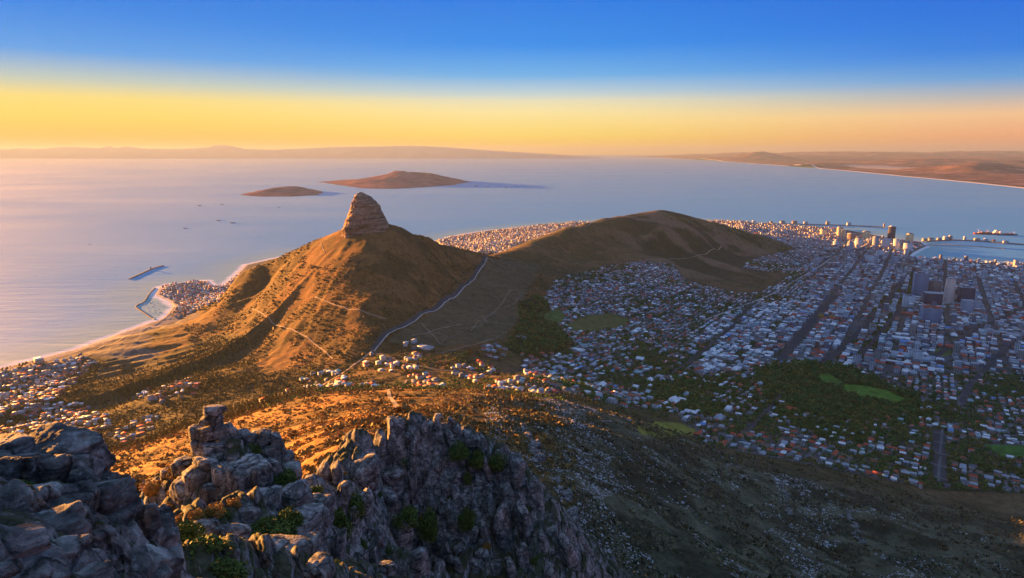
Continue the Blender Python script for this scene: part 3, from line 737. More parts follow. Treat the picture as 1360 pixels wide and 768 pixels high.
# ---- boulders
_ico = {}
def ico(sub):
    if sub not in _ico:
        bm = bmesh.new(); bmesh.ops.create_icosphere(bm, subdivisions=sub, radius=1)
        bm.verts.ensure_lookup_table()
        _ico[sub] = (np.array([v.co[:] for v in bm.verts]), np.array([[v.index for v in f.verts] for f in bm.faces])); bm.free()
    return _ico[sub]
def rock_mesh(name, seed, sub=4, boxy=1.0, p=16, rough=1.0, dims=(1, 1, 1), mats=None):
    rng = np.random.default_rng(seed); d, f = ico(sub)
    nrm = []; off = []
    for ax in range(3):
        for s in (-1, 1):
            n = rng.normal(0, 0.16 / boxy, 3); n[ax] += s; n /= np.linalg.norm(n); nrm.append(n); off.append(rng.uniform(.80, .98))
    for _ in range(12):
        n = rng.normal(0, 1, 3); n /= np.linalg.norm(n); nrm.append(n); off.append(rng.uniform(.86, 1.15))
    nrm = np.array(nrm); off = np.array(off)
    dd = np.maximum(d @ nrm.T / off[None], 0)
    r = (dd ** p).sum(1) ** (-1 / p)
    v = d * r[:, None]
    dims = np.array(dims, float); q = v * dims / dims.max()
    o = seed * 3.17 % 50
    bed = q[:, 2] * 3.1 + 0.35 * noise3(q * 1.3 + o, seed + 9); bf = bed - np.floor(bed)
    disp = 0.05 * noise3(q * 2.2 + o, seed) - 0.05 * smooth(.14, .0, np.minimum(bf, 1 - bf)) + 0.035 * noise3(q * 5 + o, seed + 1) + 0.028 * noise3(q * 11 + o, seed + 2) + 0.016 * noise3(q * 23 + o, seed + 3)
    cr = np.abs(noise3(q * np.array([1.6, 1.6, 2.4]) + o + 7, seed + 4)); disp = disp - 0.10 * smooth(.07, .0, cr)
    cr = np.abs(noise3(q * np.array([3.5, 3.5, 5.5]) + o + 3, seed + 5)); disp = disp - 0.05 * smooth(.06, .0, cr)
    v = v * (1 + rough * disp[:, None] * 0.9)
    v = v * dims[None] / 2
    return new_mesh(name, v, tris=f, mats=mats or [ROCK], smooth_sh=True)

def put_rock(me, px, py, D, rot, scale=None, label=None, group=None, name="boulder", cat="boulder"):
    o = obj(name, me, loc=tuple(at_y(px, py, D)))
    o.rotation_euler = rot
    if scale is not None: o.scale = scale
    o["label"] = label; o["category"] = cat
    if group: o["group"] = group
    return o
def poisson(poly, n, rfun, seed):
    rng = np.random.default_rng(seed); xs = [p[0] for p in poly]; ys = [p[1] for p in poly]; out = []
    for _ in range(n):
        a, b = rng.uniform(min(xs), max(xs)), rng.uniform(min(ys), max(ys))
        if not in_poly(np.array([a]), np.array([b]), poly)[0]: continue
        r = rfun(a, b, rng)
        if all((a - c) ** 2 + ((b - d) * .62) ** 2 > (.5 * (r + e)) ** 2 for c, d, e in out): out.append((a, b, r))
    return out
ABLOCKS = [rock_mesh("boulder", 560 + i, 5, boxy=.6, p=34, dims=(1, 1, 1)) for i in range(8)]
GA = "grey boulders heaped on the shaded rocky edge"
A_ROCKS = [  # photo x, y, width, height, distance, label
 (78,596,88,36,22.0,"broad flat pale slab capping the top of the near shaded outcrop"),
 (4,606,76,42,21.0,"wide low grey slab beside the broad capping slab, cut by the picture edge"),
 (28,634,66,56,20.0,"dark squarish block under the two capping slabs of the near outcrop"),
 (66,630,42,48,20.4,"narrow dark block wedged beneath the broad flat capping slab"),
 (100,626,46,46,21.6,"dark rounded block in the hollow under the capping slab's outer end"),
 (122,612,42,40,22.8,"lichen-dotted rounded boulder just below the capping slab's outer tip"),
 (136,650,52,46,23.6,"large rough grey face below the lichen-dotted boulder, facing the golden bushes"),
 (158,656,26,42,24.6,"thin upright dark fin at the outer edge of the near outcrop"),
 (108,645,40,42,21.2,"small angular block in the middle of the near outcrop"),
 (46,670,90,38,18.4,"long blue-grey tilted slab across the middle of the near outcrop"),
 (96,665,64,42,19.0,"wedge-shaped grey boulder leaning on the long tilted slab"),
 (84,687,60,38,18.0,"rounded boulder resting below the long tilted blue-grey slab"),
 (14,694,78,40,16.2,"smooth low boulder at the picture edge below the long tilted slab"),
 (134,668,66,48,20.0,"broad blue-grey boulder with a sloping upper face on the near outcrop"),
 (142,694,78,40,19.8,"long pale lichen-speckled beam of rock lying diagonally"),
 (116,706,56,34,18.6,"thin tilted plate under the pale lichen-speckled beam of rock"),
 (44,722,112,60,15.0,"big smooth blue-grey boulder low in the near outcrop"),
 (88,710,52,44,15.4,"pale-topped wedge on the shoulder of the big smooth boulder"),
 (122,727,56,60,16.8,"upright block mottled with yellow and grey lichen"),
 (172,692,32,52,21.8,"tall dark jagged rock on the outer slope of the near outcrop"),
 (188,706,54,74,21.8,"broken dark rock face below the tall jagged rock"),
 (204,722,46,64,22.6,"spiky dark pinnacle low on the outer edge of the near outcrop"),
 (164,724,66,66,19.6,"rough dark block between the lichen-mottled block and the outer edge"),
 (214,702,30,54,23.4,"slim pointed shard standing at the lip above the bush gully"),
 (152,750,56,54,17.6,"dark angular boulder at the bottom edge beside the lichen-mottled block"),
 (192,757,76,54,18.8,"wide dark ledge block at the bottom of the outer slope"),
 (230,748,34,50,22.6,"small dark rock at the foot of the outcrop next to the shrubs"),
 (100,757,66,44,14.6,"brownish shadowed boulder at the bottom centre of the near outcrop"),
 (28,760,100,44,12.2,"nearest dark brown rock ledge at the bottom corner"),
 (62,742,56,36,13.6,"low dark rock tucked under the big smooth boulder"),
]
for i, (px, py, w, h, D, lab) in enumerate(A_ROCKS):
    k = D / CP / FPX * 1.08
    rr_ = np.random.default_rng(500 + i)
    me = rock_mesh("boulder", 600 + i, 5, boxy=.7, p=40, dims=(w * k, max(w, h) * k * rr_.uniform(.75, 1.05), h * k * 1.1))
    put_rock(me, px, py, D + 0.2 * w * k, (rr_.uniform(-.22, .22), rr_.uniform(-.12, .22), rr_.uniform(-.5, .5)), None, lab, GA)
for i, (px, py, r) in enumerate(poisson([(0,608),(100,614),(132,648),(158,700),(205,752),(212,768),(0,768)], 2500, lambda a, b, g: g.uniform(18, 46), 31)):
    D = march(px, py)
    if D is None or D > 40: continue
    rr_ = np.random.default_rng(2500 + i); s = r * D / CP / FPX * 1.25
    place = "beneath the capping slabs" if py < 650 else ("along the outer jagged edge" if px > 160 else ("low down by the picture's bottom corner" if py > 715 else "across the middle"))
    kind_ = "large" if r > 34 else ("small" if r < 25 else "mid-sized")
    put_rock(ABLOCKS[i % 8], px, py, D, (rr_.uniform(-.3, .3), rr_.uniform(-.3, .35), rr_.uniform(0, 3)), (s * rr_.uniform(.9, 1.4), s * 1.1, s * rr_.uniform(.6, 1.0)),
             f"{kind_} grey block filling the near outcrop {place}", f"{kind_} grey blocks of the near outcrop {place}")
GB = "grey boulders of the sunlit rock pinnacle"
B_ROCKS = [
 (284,546,31,13,82,"flat-topped grey capstone crowning the rock pinnacle"),
 (281,557,29,13,82,"slightly narrower block directly under the capstone of the pinnacle"),
 (281,573,38,20,82,"wide middle block in the neck of the pinnacle below the cap"),
 (262,576,22,26,82,"orange-lit rounded block on the sea side of the pinnacle's neck"),
 (299,578,30,28,83,"grey squarish block on the town side of the pinnacle's neck"),
 (266,594,26,24,81,"sunlit overhanging block under the rounded block of the pinnacle"),
 (284,598,36,22,81,"blocky grey stone at the base of the pinnacle's neck"),
 (306,598,26,18,82,"small flat stone beside the pinnacle's neck"),
 (290,612,26,22,80,"narrow sunlit stone supporting the pinnacle's neck"),
 (320,586,30,24,84,"rounded grey boulder on the shoulder right beside the pinnacle"),
 (336,583,32,20,85,"low grey boulder on top of the shoulder behind the pinnacle"),
 (353,588,24,34,85,"tall rounded boulder at the end of the pinnacle's shoulder"),
 (356,608,26,36,84,"long upright boulder below the tall rounded one on the shoulder"),
 (369,601,20,48,85,"slim upright slab at the outer edge of the shoulder"),
 (326,606,26,24,82,"small boulder in the mossy gap of the shoulder"),
 (303,622,30,24,79,"rounded block bridging the shoulder and the large square block"),
 (322,616,24,16,80,"flat small stone above the large square block"),
 (318,645,40,60,76,"large square grey block with vertical cracks below the shoulder"),
 (338,640,34,56,77,"tall smooth block joined to the large square block"),
 (352,632,18,24,78,"small rounded stone at the corner of the tall smooth block"),
 (296,640,30,50,76,"narrow orange-edged block left of the large square block"),
 (276,626,34,36,78,"sunlit orange boulder on the pinnacle's seaward foot"),
 (262,640,36,44,77,"rough sunlit outcrop below the orange boulder"),
 (246,654,36,40,77,"orange crag among the golden bushes of the pinnacle"),
 (280,660,34,34,75,"shadowed block at the lower foot of the pinnacle"),
 (244,620,34,18,81,"flat grey stone on the bush slope beside the pinnacle"),
 (226,627,26,14,83,"small pale stone half buried in golden bushes"),
 (362,622,24,22,80,"angular stone stepping down from the shoulder"),
 (378,614,26,24,84,"rounded stone on the ridge beyond the shoulder"),
 (388,630,30,30,83,"grey boulder on the ridge between pinnacle and cliff"),
 (372,748,110,56,50,"big tilted slab with an orange-stained top at the bottom of the gully"),
 (330,762,60,44,46,"dark block beside the orange-stained slab"),
 (272,705,44,30,58,"blue-grey boulder between the shrubs below the pinnacle"),
 (310,715,50,34,58,"pale rounded boulder in front of the dark shrubs"),
 (322,690,44,36,64,"shaded boulder at the foot of the large square block"),
 (350,668,50,30,70,"broad low stone behind the round green shrub"),
 (395,665,40,44,76,"grey boulder above the green shrubs on the gully's far side"),
 (410,700,50,50,70,"large grey boulder right of the dark green shrub"),
 (405,745,50,60,60,"upright grey boulder at the lower gully edge"),
 (424,680,36,46,84,"tall grey boulder where the ridge joins the cliff"),
]
for i, (px, py, w, h, D, lab) in enumerate(B_ROCKS):
    k = D / CP / FPX * 1.06
    rr_ = np.random.default_rng(700 + i)
    me = rock_mesh("boulder", 800 + i, 4, boxy=1.3, p=34, rough=.75, dims=(w * k, (w + h) / 2 * k * rr_.uniform(.85, 1.1), h * k * 1.12))
    put_rock(me, px, py, D, (rr_.uniform(-.06, .06), rr_.uniform(-.08, .08), rr_.uniform(.45, .95)), None, lab, GB)

# blocks of the shaded cliff
BLOCKS = [rock_mesh("boulder", 900 + i, 4, boxy=.75, p=32, rough=1.0, dims=(1, 1, 1)) for i in range(14)]
COLUMNS = [rock_mesh("boulder", 930 + i, 4, boxy=1.1, p=32, rough=.8, dims=(.62, .75, 1.6)) for i in range(12)]
CLIFF_PX = [(388,640),(430,655),(480,606),(540,578),(582,566),(640,586),(700,640),(742,700),(778,764),(420,764),(440,720),(400,700)]
def cliff_place(px, py):
    if py < 625: return "near the sunlit crest"
    if px > 640: return "on the cliff's steep outer edge"
    if py > 715: return "at the foot of the visible cliff"
    if px < 470: return "where the cliff meets the gully"
    return "in the middle of the cliff face"
for i, (px, py, r) in enumerate(poisson(CLIFF_PX, 5000, lambda a, b, g: g.uniform(16, 40) if a < 560 else g.uniform(12, 28), 77)):
    D = march(px, py)
    if D is None or D < 40: continue
    rr_ = np.random.default_rng(3000 + i); k = D / CP / FPX
    tall = rr_.random() < (0.3 if px < 520 else 0.8)
    me = (COLUMNS if tall else BLOCKS)[rr_.integers(0, 12)]
    s = r * k * (1.5 if tall else 1.35)
    lean = 0.0 if px < 560 else R(-12)
    sc = (s * rr_.uniform(.85, 1.1), s * rr_.uniform(.9, 1.2), s * (rr_.uniform(1.1, 2.2) if tall else rr_.uniform(.8, 1.3)))
    size = "large" if r > 27 else ("small" if r < 17 else "mid-sized")
    shape = "upright column" if tall and sc[2] > 1.35 * s else ("upright block" if tall else ("rounded boulder" if sc[2] < 1.05 * s else "squat block"))
    where = cliff_place(px, py)
    o = put_rock(me, px, py, D + .02 * s, (rr_.uniform(-.2, .1), lean + rr_.uniform(-.12, .12), rr_.uniform(-.6, .6)), sc,
             f"{size} grey {shape} {where}", f"{size} grey {shape}s {where}")

# sunlit crags on the crest
CR = [(562,572,14,22),(572,568,12,18),(581,562,13,24),(590,570,16,16),(598,566,12,22),(606,572,14,14),(552,580,14,18),(542,584,12,16),(614,580,16,18),(626,588,16,16),(430,628,18,22),(414,640,18,18),(446,622,14,20),(520,592,18,20),(506,596,16,16)]
for i, (px, py, w, h) in enumerate(CR):
    D = march(px, py + 8) or 150.0
    k = D / CP / FPX; rr_ = np.random.default_rng(4000 + i)
    o = put_rock(BLOCKS[i % 14], px, py, D, (rr_.uniform(-.2, .2), rr_.uniform(-.2, .2), rr_.uniform(0, 3)), (w * k * 1.1, w * k, h * k * 1.25),
             "orange-lit crag standing up on the cliff's skyline crest" if px > 500 else "sunlit crag on the crest between gully and golden slope",
             "orange-lit crags on the cliff crest" if px > 500 else "crags between gully and golden slope")

# ---- shrubs made of leaf-sized faces
def leaf_mat(name, c1, c2, sc=1.3):
    m, N, L, B = mat(name)
    geo = N.new("ShaderNodeNewGeometry"); n = N.new("ShaderNodeTexNoise"); n.inputs["Scale"].default_value = sc; n.inputs["Detail"].default_value = 4
    L.new(geo.outputs["Position"], n.inputs["Vector"])
    ad = N.new("ShaderNodeMath"); ad.operation = 'MULTIPLY_ADD'; L.new(geo.outputs["Random Per Island"], ad.inputs[0]); ad.inputs[1].default_value = .5; L.new(n.outputs[0], ad.inputs[2])
    r = N.new("ShaderNodeValToRGB"); L.new(ad.outputs[0], r.inputs[0]); e = r.color_ramp.elements
    e[0].position = .45; e[0].color = (*c1, 1); e[1].position = 1.0; e[1].color = (*c2, 1)
    L.new(r.outputs[0], B.inputs["Base Color"]); B.inputs["Roughness"].default_value = .8; B.inputs["Specular IOR Level"].default_value = .15
    return m
LEAF_GREEN = leaf_mat("shrub_leaves", (.032, .060, .012), (.11, .16, .032))
LEAF_LIGHT = leaf_mat('olive_leaves', (.06, .075, .018), (.22, .24, .06), .08)
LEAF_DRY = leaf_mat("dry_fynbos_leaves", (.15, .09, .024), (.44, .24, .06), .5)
LEAF_DARK = leaf_mat("tree_leaves", (.020, .060, .016), (.12, .22, .055), .055)
BARK = simple("bark", (.09, .065, .045), .95, .1)
def leaf_quads(c, nrm_bias, size, rng):
    """one small face per centre"""
    n = len(c); a = rng.normal(0, 1, (n, 3)) + nrm_bias; a /= np.linalg.norm(a, axis=1)[:, None] + 1e-9
    t = rng.normal(0, 1, (n, 3)); t -= (t * a).sum(1)[:, None] * a; t /= np.linalg.norm(t, axis=1)[:, None] + 1e-9
    b = np.cross(a, t); s = np.asarray(size).reshape(-1, 1)
    v = np.stack([c - t * s, c + b * s * .6, c + t * s, c - b * s * .6], 1)
    return v.reshape(-1, 3)
def crown_points(n, rng, lobes, flat=.85):
    lc = rng.normal(0, 1, (lobes, 3)); lc /= np.linalg.norm(lc, axis=1)[:, None]; lc *= rng.uniform(.25, .62, (lobes, 1)); lc[:, 2] *= flat
    lr = rng.uniform(.28, .52, lobes)
    k = rng.integers(0, lobes, n); d = rng.normal(0, 1, (n, 3)); d /= np.linalg.norm(d, axis=1)[:, None]
    r = lr[k] * rng.uniform(.55, 1.0, n) ** .5
    p = lc[k] + d * r[:, None]
    return p, d
def shrub_mesh(name, seed, n, size, m):
    rng = np.random.default_rng(seed); p, d = crown_points(n, rng, 13)
    p[:, 2] = np.maximum(p[:, 2], -.45)
    v = leaf_quads(p, d * 1.2, rng.uniform(.6, 1.2, n) * size, rng)
    return new_mesh(name, v, quads=np.arange(n * 4).reshape(-1, 4), mats=[m])
def stem_mesh(name, seed, h=1.0, r=.05, m=None):
    rng = np.random.default_rng(seed); V = []; Q = []
    for b in range(4):
        a = rng.uniform(0, 6.28); tip = np.array([math.cos(a) * .35, math.sin(a) * .35, h * rng.uniform(.7, 1)]) if b else np.array([0, 0, h])
        base = len(V)
        for t in (0, .5, 1):
            c = np.array([0, 0, -.5]) * (1 - t) + tip * t * .6
            for q in range(6): V.append(c + r * (1 - .7 * t) * np.array([math.cos(q * 1.047), math.sin(q * 1.047), 0]))
        for s in range(2):
            for q in range(6): Q.append([base + s * 6 + q, base + s * 6 + (q + 1) % 6, base + s * 6 + 6 + (q + 1) % 6, base + s * 6 + 6 + q])
    return new_mesh(name, V, quads=Q, mats=[m or BARK])
SHRUB_CROWNS = [shrub_mesh("crown", 50 + i, 2600, .075, LEAF_GREEN) for i in range(4)]
DRY_CROWNS = [shrub_mesh("crown", 60 + i, 2600, .075, LEAF_DRY) for i in range(4)]
SHRUB_STEM = stem_mesh("stem", 5)
def put_shrub(px, py, D, wpx, hpx, crowns, i, label, group):
    k = D / CP / FPX
    p = at_y(px, py, D)
    root = bpy.data.objects.new("shrub", None); COL.objects.link(root); root.location = (p[0], p[1], p[2] - hpx * k * .5)
    root["label"] = label; root["category"] = "shrub"
    if group: root["group"] = group
    c = obj("crown", crowns[i % 4], root, (0, 0, hpx * k * .5)); c.scale = (wpx * k * .62, wpx * k * .6, hpx * k * .66); c.rotation_euler = (0, 0, i * 1.3)
    s = obj("stem", SHRUB_STEM, root, (0, 0, hpx * k * .3)); s.scale = (wpx * k * .5, wpx * k * .5, hpx * k * .6)
    return root
for i, (px, py, w, h, D, lab) in enumerate([
    (377,640,42,38,80,"round bright green shrub on the ridge beside the tall smooth block"),
    (366,704,66,48,62,"wide dense green shrub in the gully below the pinnacle"),
    (384,692,40,36,64,"green shrub behind the wide dense one in the gully"),
    (345,720,40,30,60,"low green shrub at the near side of the wide dense one"),
    (292,690,44,36,62,"dark green shrub under the foot of the pinnacle"),
    (300,588,24,16,84,"mossy bush filling the gap behind the pinnacle's neck"),
    (338,603,20,28,82,"small green bush in the crack of the pinnacle's shoulder"),
    (268,745,84,60,44,"large dark bush at the bottom of the gully"),
    (300,735,50,40,48,"bush with golden-lit top above the large dark bush"),
    (245,712,50,46,50,"dark bush at the outer edge of the bush gully"),
    (300,768,70,40,42,"dark bush at the bottom edge beside the orange-stained slab"),
    (255,690,40,30,60,"olive bush below the golden bush slope"),
    (395,755,40,26,56,"small green bush beside the orange-stained slab"),
    (446,700,40,60,98,"green bush in the dark cleft of the cliff"),
    (470,680,34,50,108,"mossy bush high in the cliff's dark cleft"),
    (540,690,40,40,128,"green bush on a ledge of the cliff face"),
    (610,600,30,30,150,"dark green bush just below the crest of the cliff"),
    (632,610,26,34,150,"green bush on the crest's outer side"),
    (660,616,26,30,150,"dark bush beside a column on the cliff's outer edge"),
    (420,655,24,26,90,"bush at the saddle between ridge and cliff"),
    (570,700,30,60,130,"narrow strip of green bush in a crack of the cliff"),
    (620,690,24,50,140,"narrow green bush in a crack on the outer cliff"),
    (80,650,26,20,20,"small dark fern bush in the hollow of the near outcrop"),
    (30,648,30,22,19,"dark mossy bush under the picture-edge slab of the near outcrop"),
    (118,660,20,16,20,"little green tuft between boulders of the near outcrop"),
    (10,735,34,26,14,"dark tuft of scrub at the edge of the near outcrop"),
    ]):
    put_shrub(px, py, D, w, h, SHRUB_CROWNS, i, lab, None)
for i, (px, py, r) in enumerate(poisson([(176,640),(200,628),(240,622),(262,650),(262,690),(300,660),(320,672),(250,712),(205,700)], 900, lambda a, b, g: g.uniform(14, 22), 5)):
    D = march(px, py)
    if D is None or D < 35: continue
    put_shrub(px, py - 3, D, r * 1.5, r * 1.15, DRY_CROWNS, i, "golden sunlit bush on the slope beside the pinnacle", "golden bushes beside the pinnacle")
for i, (px, py, r) in enumerate(poisson([(390,640),(430,640),(500,596),(560,572),(640,580),(700,640),(740,700),(760,764),(430,764),(400,690)], 1500, lambda a, b, g: g.uniform(26, 46), 15)):
    D = march(px, py)
    if D is None or D < 35: continue
    rr_ = np.random.default_rng(i)
    w = rr_.uniform(9, 17); up = py < 600 + max(0, (560 - px)) * .2
    put_shrub(px, py - 2, D - .3, w, w * rr_.uniform(.7, 1.5), DRY_CROWNS if up or rr_.random() < .3 else SHRUB_CROWNS, i,
              "small sunlit bush on the crest of the cliff" if up else "small bush rooted in a crack " + cliff_place(px, py),
              "small bushes on the cliff crest" if up else "small bushes " + cliff_place(px, py))
# ------------------------------------------------------------------ roads and paths
def tmarch(px, py, t0=250.0, t1=9000.0):
    d = ray(px, py); d = d / d[1]
    ts = np.geomspace(t0, t1, 700); h = height(d[0] * ts, d[1] * ts); z = CAM_Z + d[2] * ts
    k = np.where(z < h)[0]
    if len(k) == 0: return None
    i = max(k[0], 1); a, b = z[i - 1] - h[i - 1], h[i] - z[i]; t = ts[i - 1] + (ts[i] - ts[i - 1]) * a / (a + b + 1e-9)
    return np.array([d[0] * t, d[1] * t])
ASPHALT = simple("asphalt", (.050, .050, .055), .9, .2, .3, .02)
PALE_TRACK = simple("pale_gravel", (.27, .21, .15), .95, .1, .3, .03)
CONCRETE = simple("concrete", (.36, .34, .32), .9, .15, .25, .05)
PAINT = simple("road_paint", (.7, .7, .68), .8, .2, .15, .3)
ROADS = []
def resample(P, step):
    P = np.array(P); s = np.concatenate([[0], np.cumsum(np.hypot(*np.diff(P, axis=0).T))]); n = max(2, int(s[-1] / step))
    t = np.linspace(0, s[-1], n); Q = np.stack([np.interp(t, s, P[:, 0]), np.interp(t, s, P[:, 1])], -1)
    if n > 8:
        for _ in range(3):
            Q[1:-1] = (Q[:-2] + 2 * Q[1:-1] + Q[2:]) / 4
    return Q
def ribbon(name, W, width, lift, m):
    T = np.gradient(W, axis=0); T /= np.hypot(T[:, 0], T[:, 1])[:, None]; Nn = np.stack([-T[:, 1], T[:, 0]], -1)
    a = W + Nn * width / 2; b = W - Nn * width / 2
    zc = height(W[:, 0], W[:, 1]); za = np.maximum(height(a[:, 0], a[:, 1]), zc - .3 * width) + lift; zb = np.maximum(height(b[:, 0], b[:, 1]), zc - .3 * width) + lift
    v = np.stack([np.c_[a, za], np.c_[W, np.maximum(zc + lift, (za + zb) / 2)], np.c_[b, zb]], 1)
    return structure(name, new_mesh(name, v, quads=grid_quads(len(W), 3)[:, ::-1], mats=[m], smooth_sh=True))
def road(name, pts, width, m, lift=1.0, clear=True):
    P = [p for p in (tmarch(a, b) for a, b in pts) if p is not None]
    W = resample(P, 14.0)
    if clear: ROADS.append(([tuple(w) for w in W[::3]] + [tuple(W[-1])], width))
    return ribbon(name, W, width, lift, m), W
_, W1 = road("mountain_road", [(645,341),(641,350),(632,362),(618,378),(600,394),(575,412),(550,424),(527,435),(509,446),(499,458),(494,466)], 17, ASPHALT, 1.6)
ribbon("road_verge", W1 + np.array([9.0, -9.0]), 5.0, 1.5, CONCRETE)
road("footpath", [(335,411),(358,424),(385,437),(410,450),(428,464),(442,477)], 4, PALE_TRACK, 1.2)
road("footpath", [(418,395),(440,404),(465,412),(490,418),(513,424)], 4, PALE_TRACK, 1.2)
road("footpath", [(440,312),(425,322),(432,338),(415,345)], 2.5, PALE_TRACK, 1.2)
road("farm_track", [(548,446),(572,441),(594,435),(613,430)], 5, PALE_TRACK, 1.2)
road("farm_track", [(585,470),(610,463),(635,457),(655,452)], 4, PALE_TRACK, 1.2)
road("farm_track", [(560,430),(575,445),(585,458)], 3, PALE_TRACK, 1.2)
road("farm_track", [(625,440),(645,423),(665,405),(682,385)], 2.5, PALE_TRACK, 1.2)
road("hill_road", [(848,346),(870,345),(895,344),(920,342),(938,338),(948,331),(958,327)], 7, PALE_TRACK, 1.6)
road("hill_road", [(760,303),(790,296),(820,290),(850,287),(872,284)], 7, PALE_TRACK, 1.6)
road("suburb_road", [(498,468),(520,476),(545,484),(580,492),(620,496),(660,494),(700,490),(740,492),(790,500),(830,508),(880,520)], 11, ASPHALT)
road("suburb_road", [(499,462),(480,478),(455,496),(430,510),(405,520)], 9, PALE_TRACK)
road("suburb_road", [(535,545),(520,530),(515,518),(540,505)], 6, PALE_TRACK)
road("avenue", [(1108,393),(1092,412),(1075,432),(1056,455),(1036,479)], 30, ASPHALT)
road("avenue", [(1196,378),(1180,398),(1160,420),(1138,445),(1112,468),(1090,484)], 26, ASPHALT)
road("avenue", [(1205,395),(1190,418),(1165,448),(1140,478)], 20, ASPHALT)
road("avenue", [(1390,398),(1345,417),(1310,432),(1280,448),(1250,468),(1225,490)], 24, ASPHALT)
road("avenue", [(1395,450),(1350,455),(1320,478),(1290,510),(1275,540)], 18, ASPHALT)
road("main_street", [(1110,340),(1075,362),(1045,380),(1012,397),(975,411),(940,424),(905,432),(880,434)], 13, CONCRETE)
road("main_street", [(1000,398),(985,420),(960,445),(920,478),(885,500)], 12, ASPHALT)
road("dual_carriageway", [(1246,572),(1247,590),(1248,610),(1249,640)], 26, ASPHALT)
road("suburb_road", [(1042,520),(1020,545),(1000,565),(990,575)], 12, ASPHALT)
road("suburb_road", [(1170,500),(1210,520),(1260,545),(1320,560),(1400,570)], 13, ASPHALT)
road("coast_road", [(0,500),(60,483),(110,470),(160,452),(205,432),(222,420),(231,408)], 12, PALE_TRACK)

# ------------------------------------------------------------------ buildings: palette
def roof_m(n, c, r=.8): return simple(n, c, r, .25, .35, .03)
ROOFS = [("white", roof_m("white_roof", (.74, .74, .74))), ("pale grey", roof_m("pale_metal_roof", (.33, .36, .40), .6)), ("slate grey", roof_m("slate_roof", (.13, .14, .155))),
         ("red-tiled", roof_m("red_tile_roof", (.42, .085, .04))), ("brown", roof_m("brown_tile_roof", (.19, .12, .085))), ("teal", roof_m("teal_metal_roof", (.25, .40, .42), .6)), ("blue", roof_m("blue_metal_roof", (.12, .27, .55), .6))]
def window_wall(name, wall, glass, fu=4.0, fz=3.4, mort=.42):
    m, N, L, B = mat(name)
    geo = N.new("ShaderNodeNewGeometry"); sep = N.new("ShaderNodeSeparateXYZ"); L.new(geo.outputs["Position"], sep.inputs[0])
    def fr(src, period, duty):
        d = N.new("ShaderNodeMath"); d.operation = 'DIVIDE'; L.new(src, d.inputs[0]); d.inputs[1].default_value = period
        f = N.new("ShaderNodeMath"); f.operation = 'FRACT'; L.new(d.outputs[0], f.inputs[0])
        g = N.new("ShaderNodeMath"); g.operation = 'GREATER_THAN'; L.new(f.outputs[0], g.inputs[0]); g.inputs[1].default_value = duty; return g
    u = N.new("ShaderNodeMath"); u.operation = 'MULTIPLY_ADD'; L.new(sep.outputs[0], u.inputs[0]); u.inputs[1].default_value = 1.31
    L.new(sep.outputs[1], u.inputs[2])
    a = fr(u.outputs[0], fu, mort); b = fr(sep.outputs[2], fz, .5)
    mu = N.new("ShaderNodeMath"); mu.operation = 'MULTIPLY'; L.new(a.outputs[0], mu.inputs[0]); L.new(b.outputs[0], mu.inputs[1])
    mx = N.new("ShaderNodeMix"); mx.data_type = 'RGBA'; L.new(mu.outputs[0], mx.inputs[0]); mx.inputs[6].default_value = (*wall, 1); mx.inputs[7].default_value = (*glass, 1)
    L.new(mx.outputs[2], B.inputs["Base Color"])
    rg = N.new("ShaderNodeMapRange"); L.new(mu.outputs[0], rg.inputs[0]); rg.inputs[3].default_value = .8; rg.inputs[4].default_value = .25; L.new(rg.outputs[0], B.inputs["Roughness"])
    return m
WALLS = [("white", window_wall("white_plaster_wall", (.60, .60, .59), (.12, .13, .15))), ("cream", window_wall("cream_plaster_wall", (.42, .37, .30), (.12, .12, .12))),
         ("grey", window_wall("grey_concrete_wall", (.24, .25, .28), (.09, .10, .13))), ("brick", window_wall("brick_wall", (.27, .13, .09), (.10, .10, .11)))]
WM = [w[1] for w in WALLS]; RM = [r[1] for r in ROOFS]

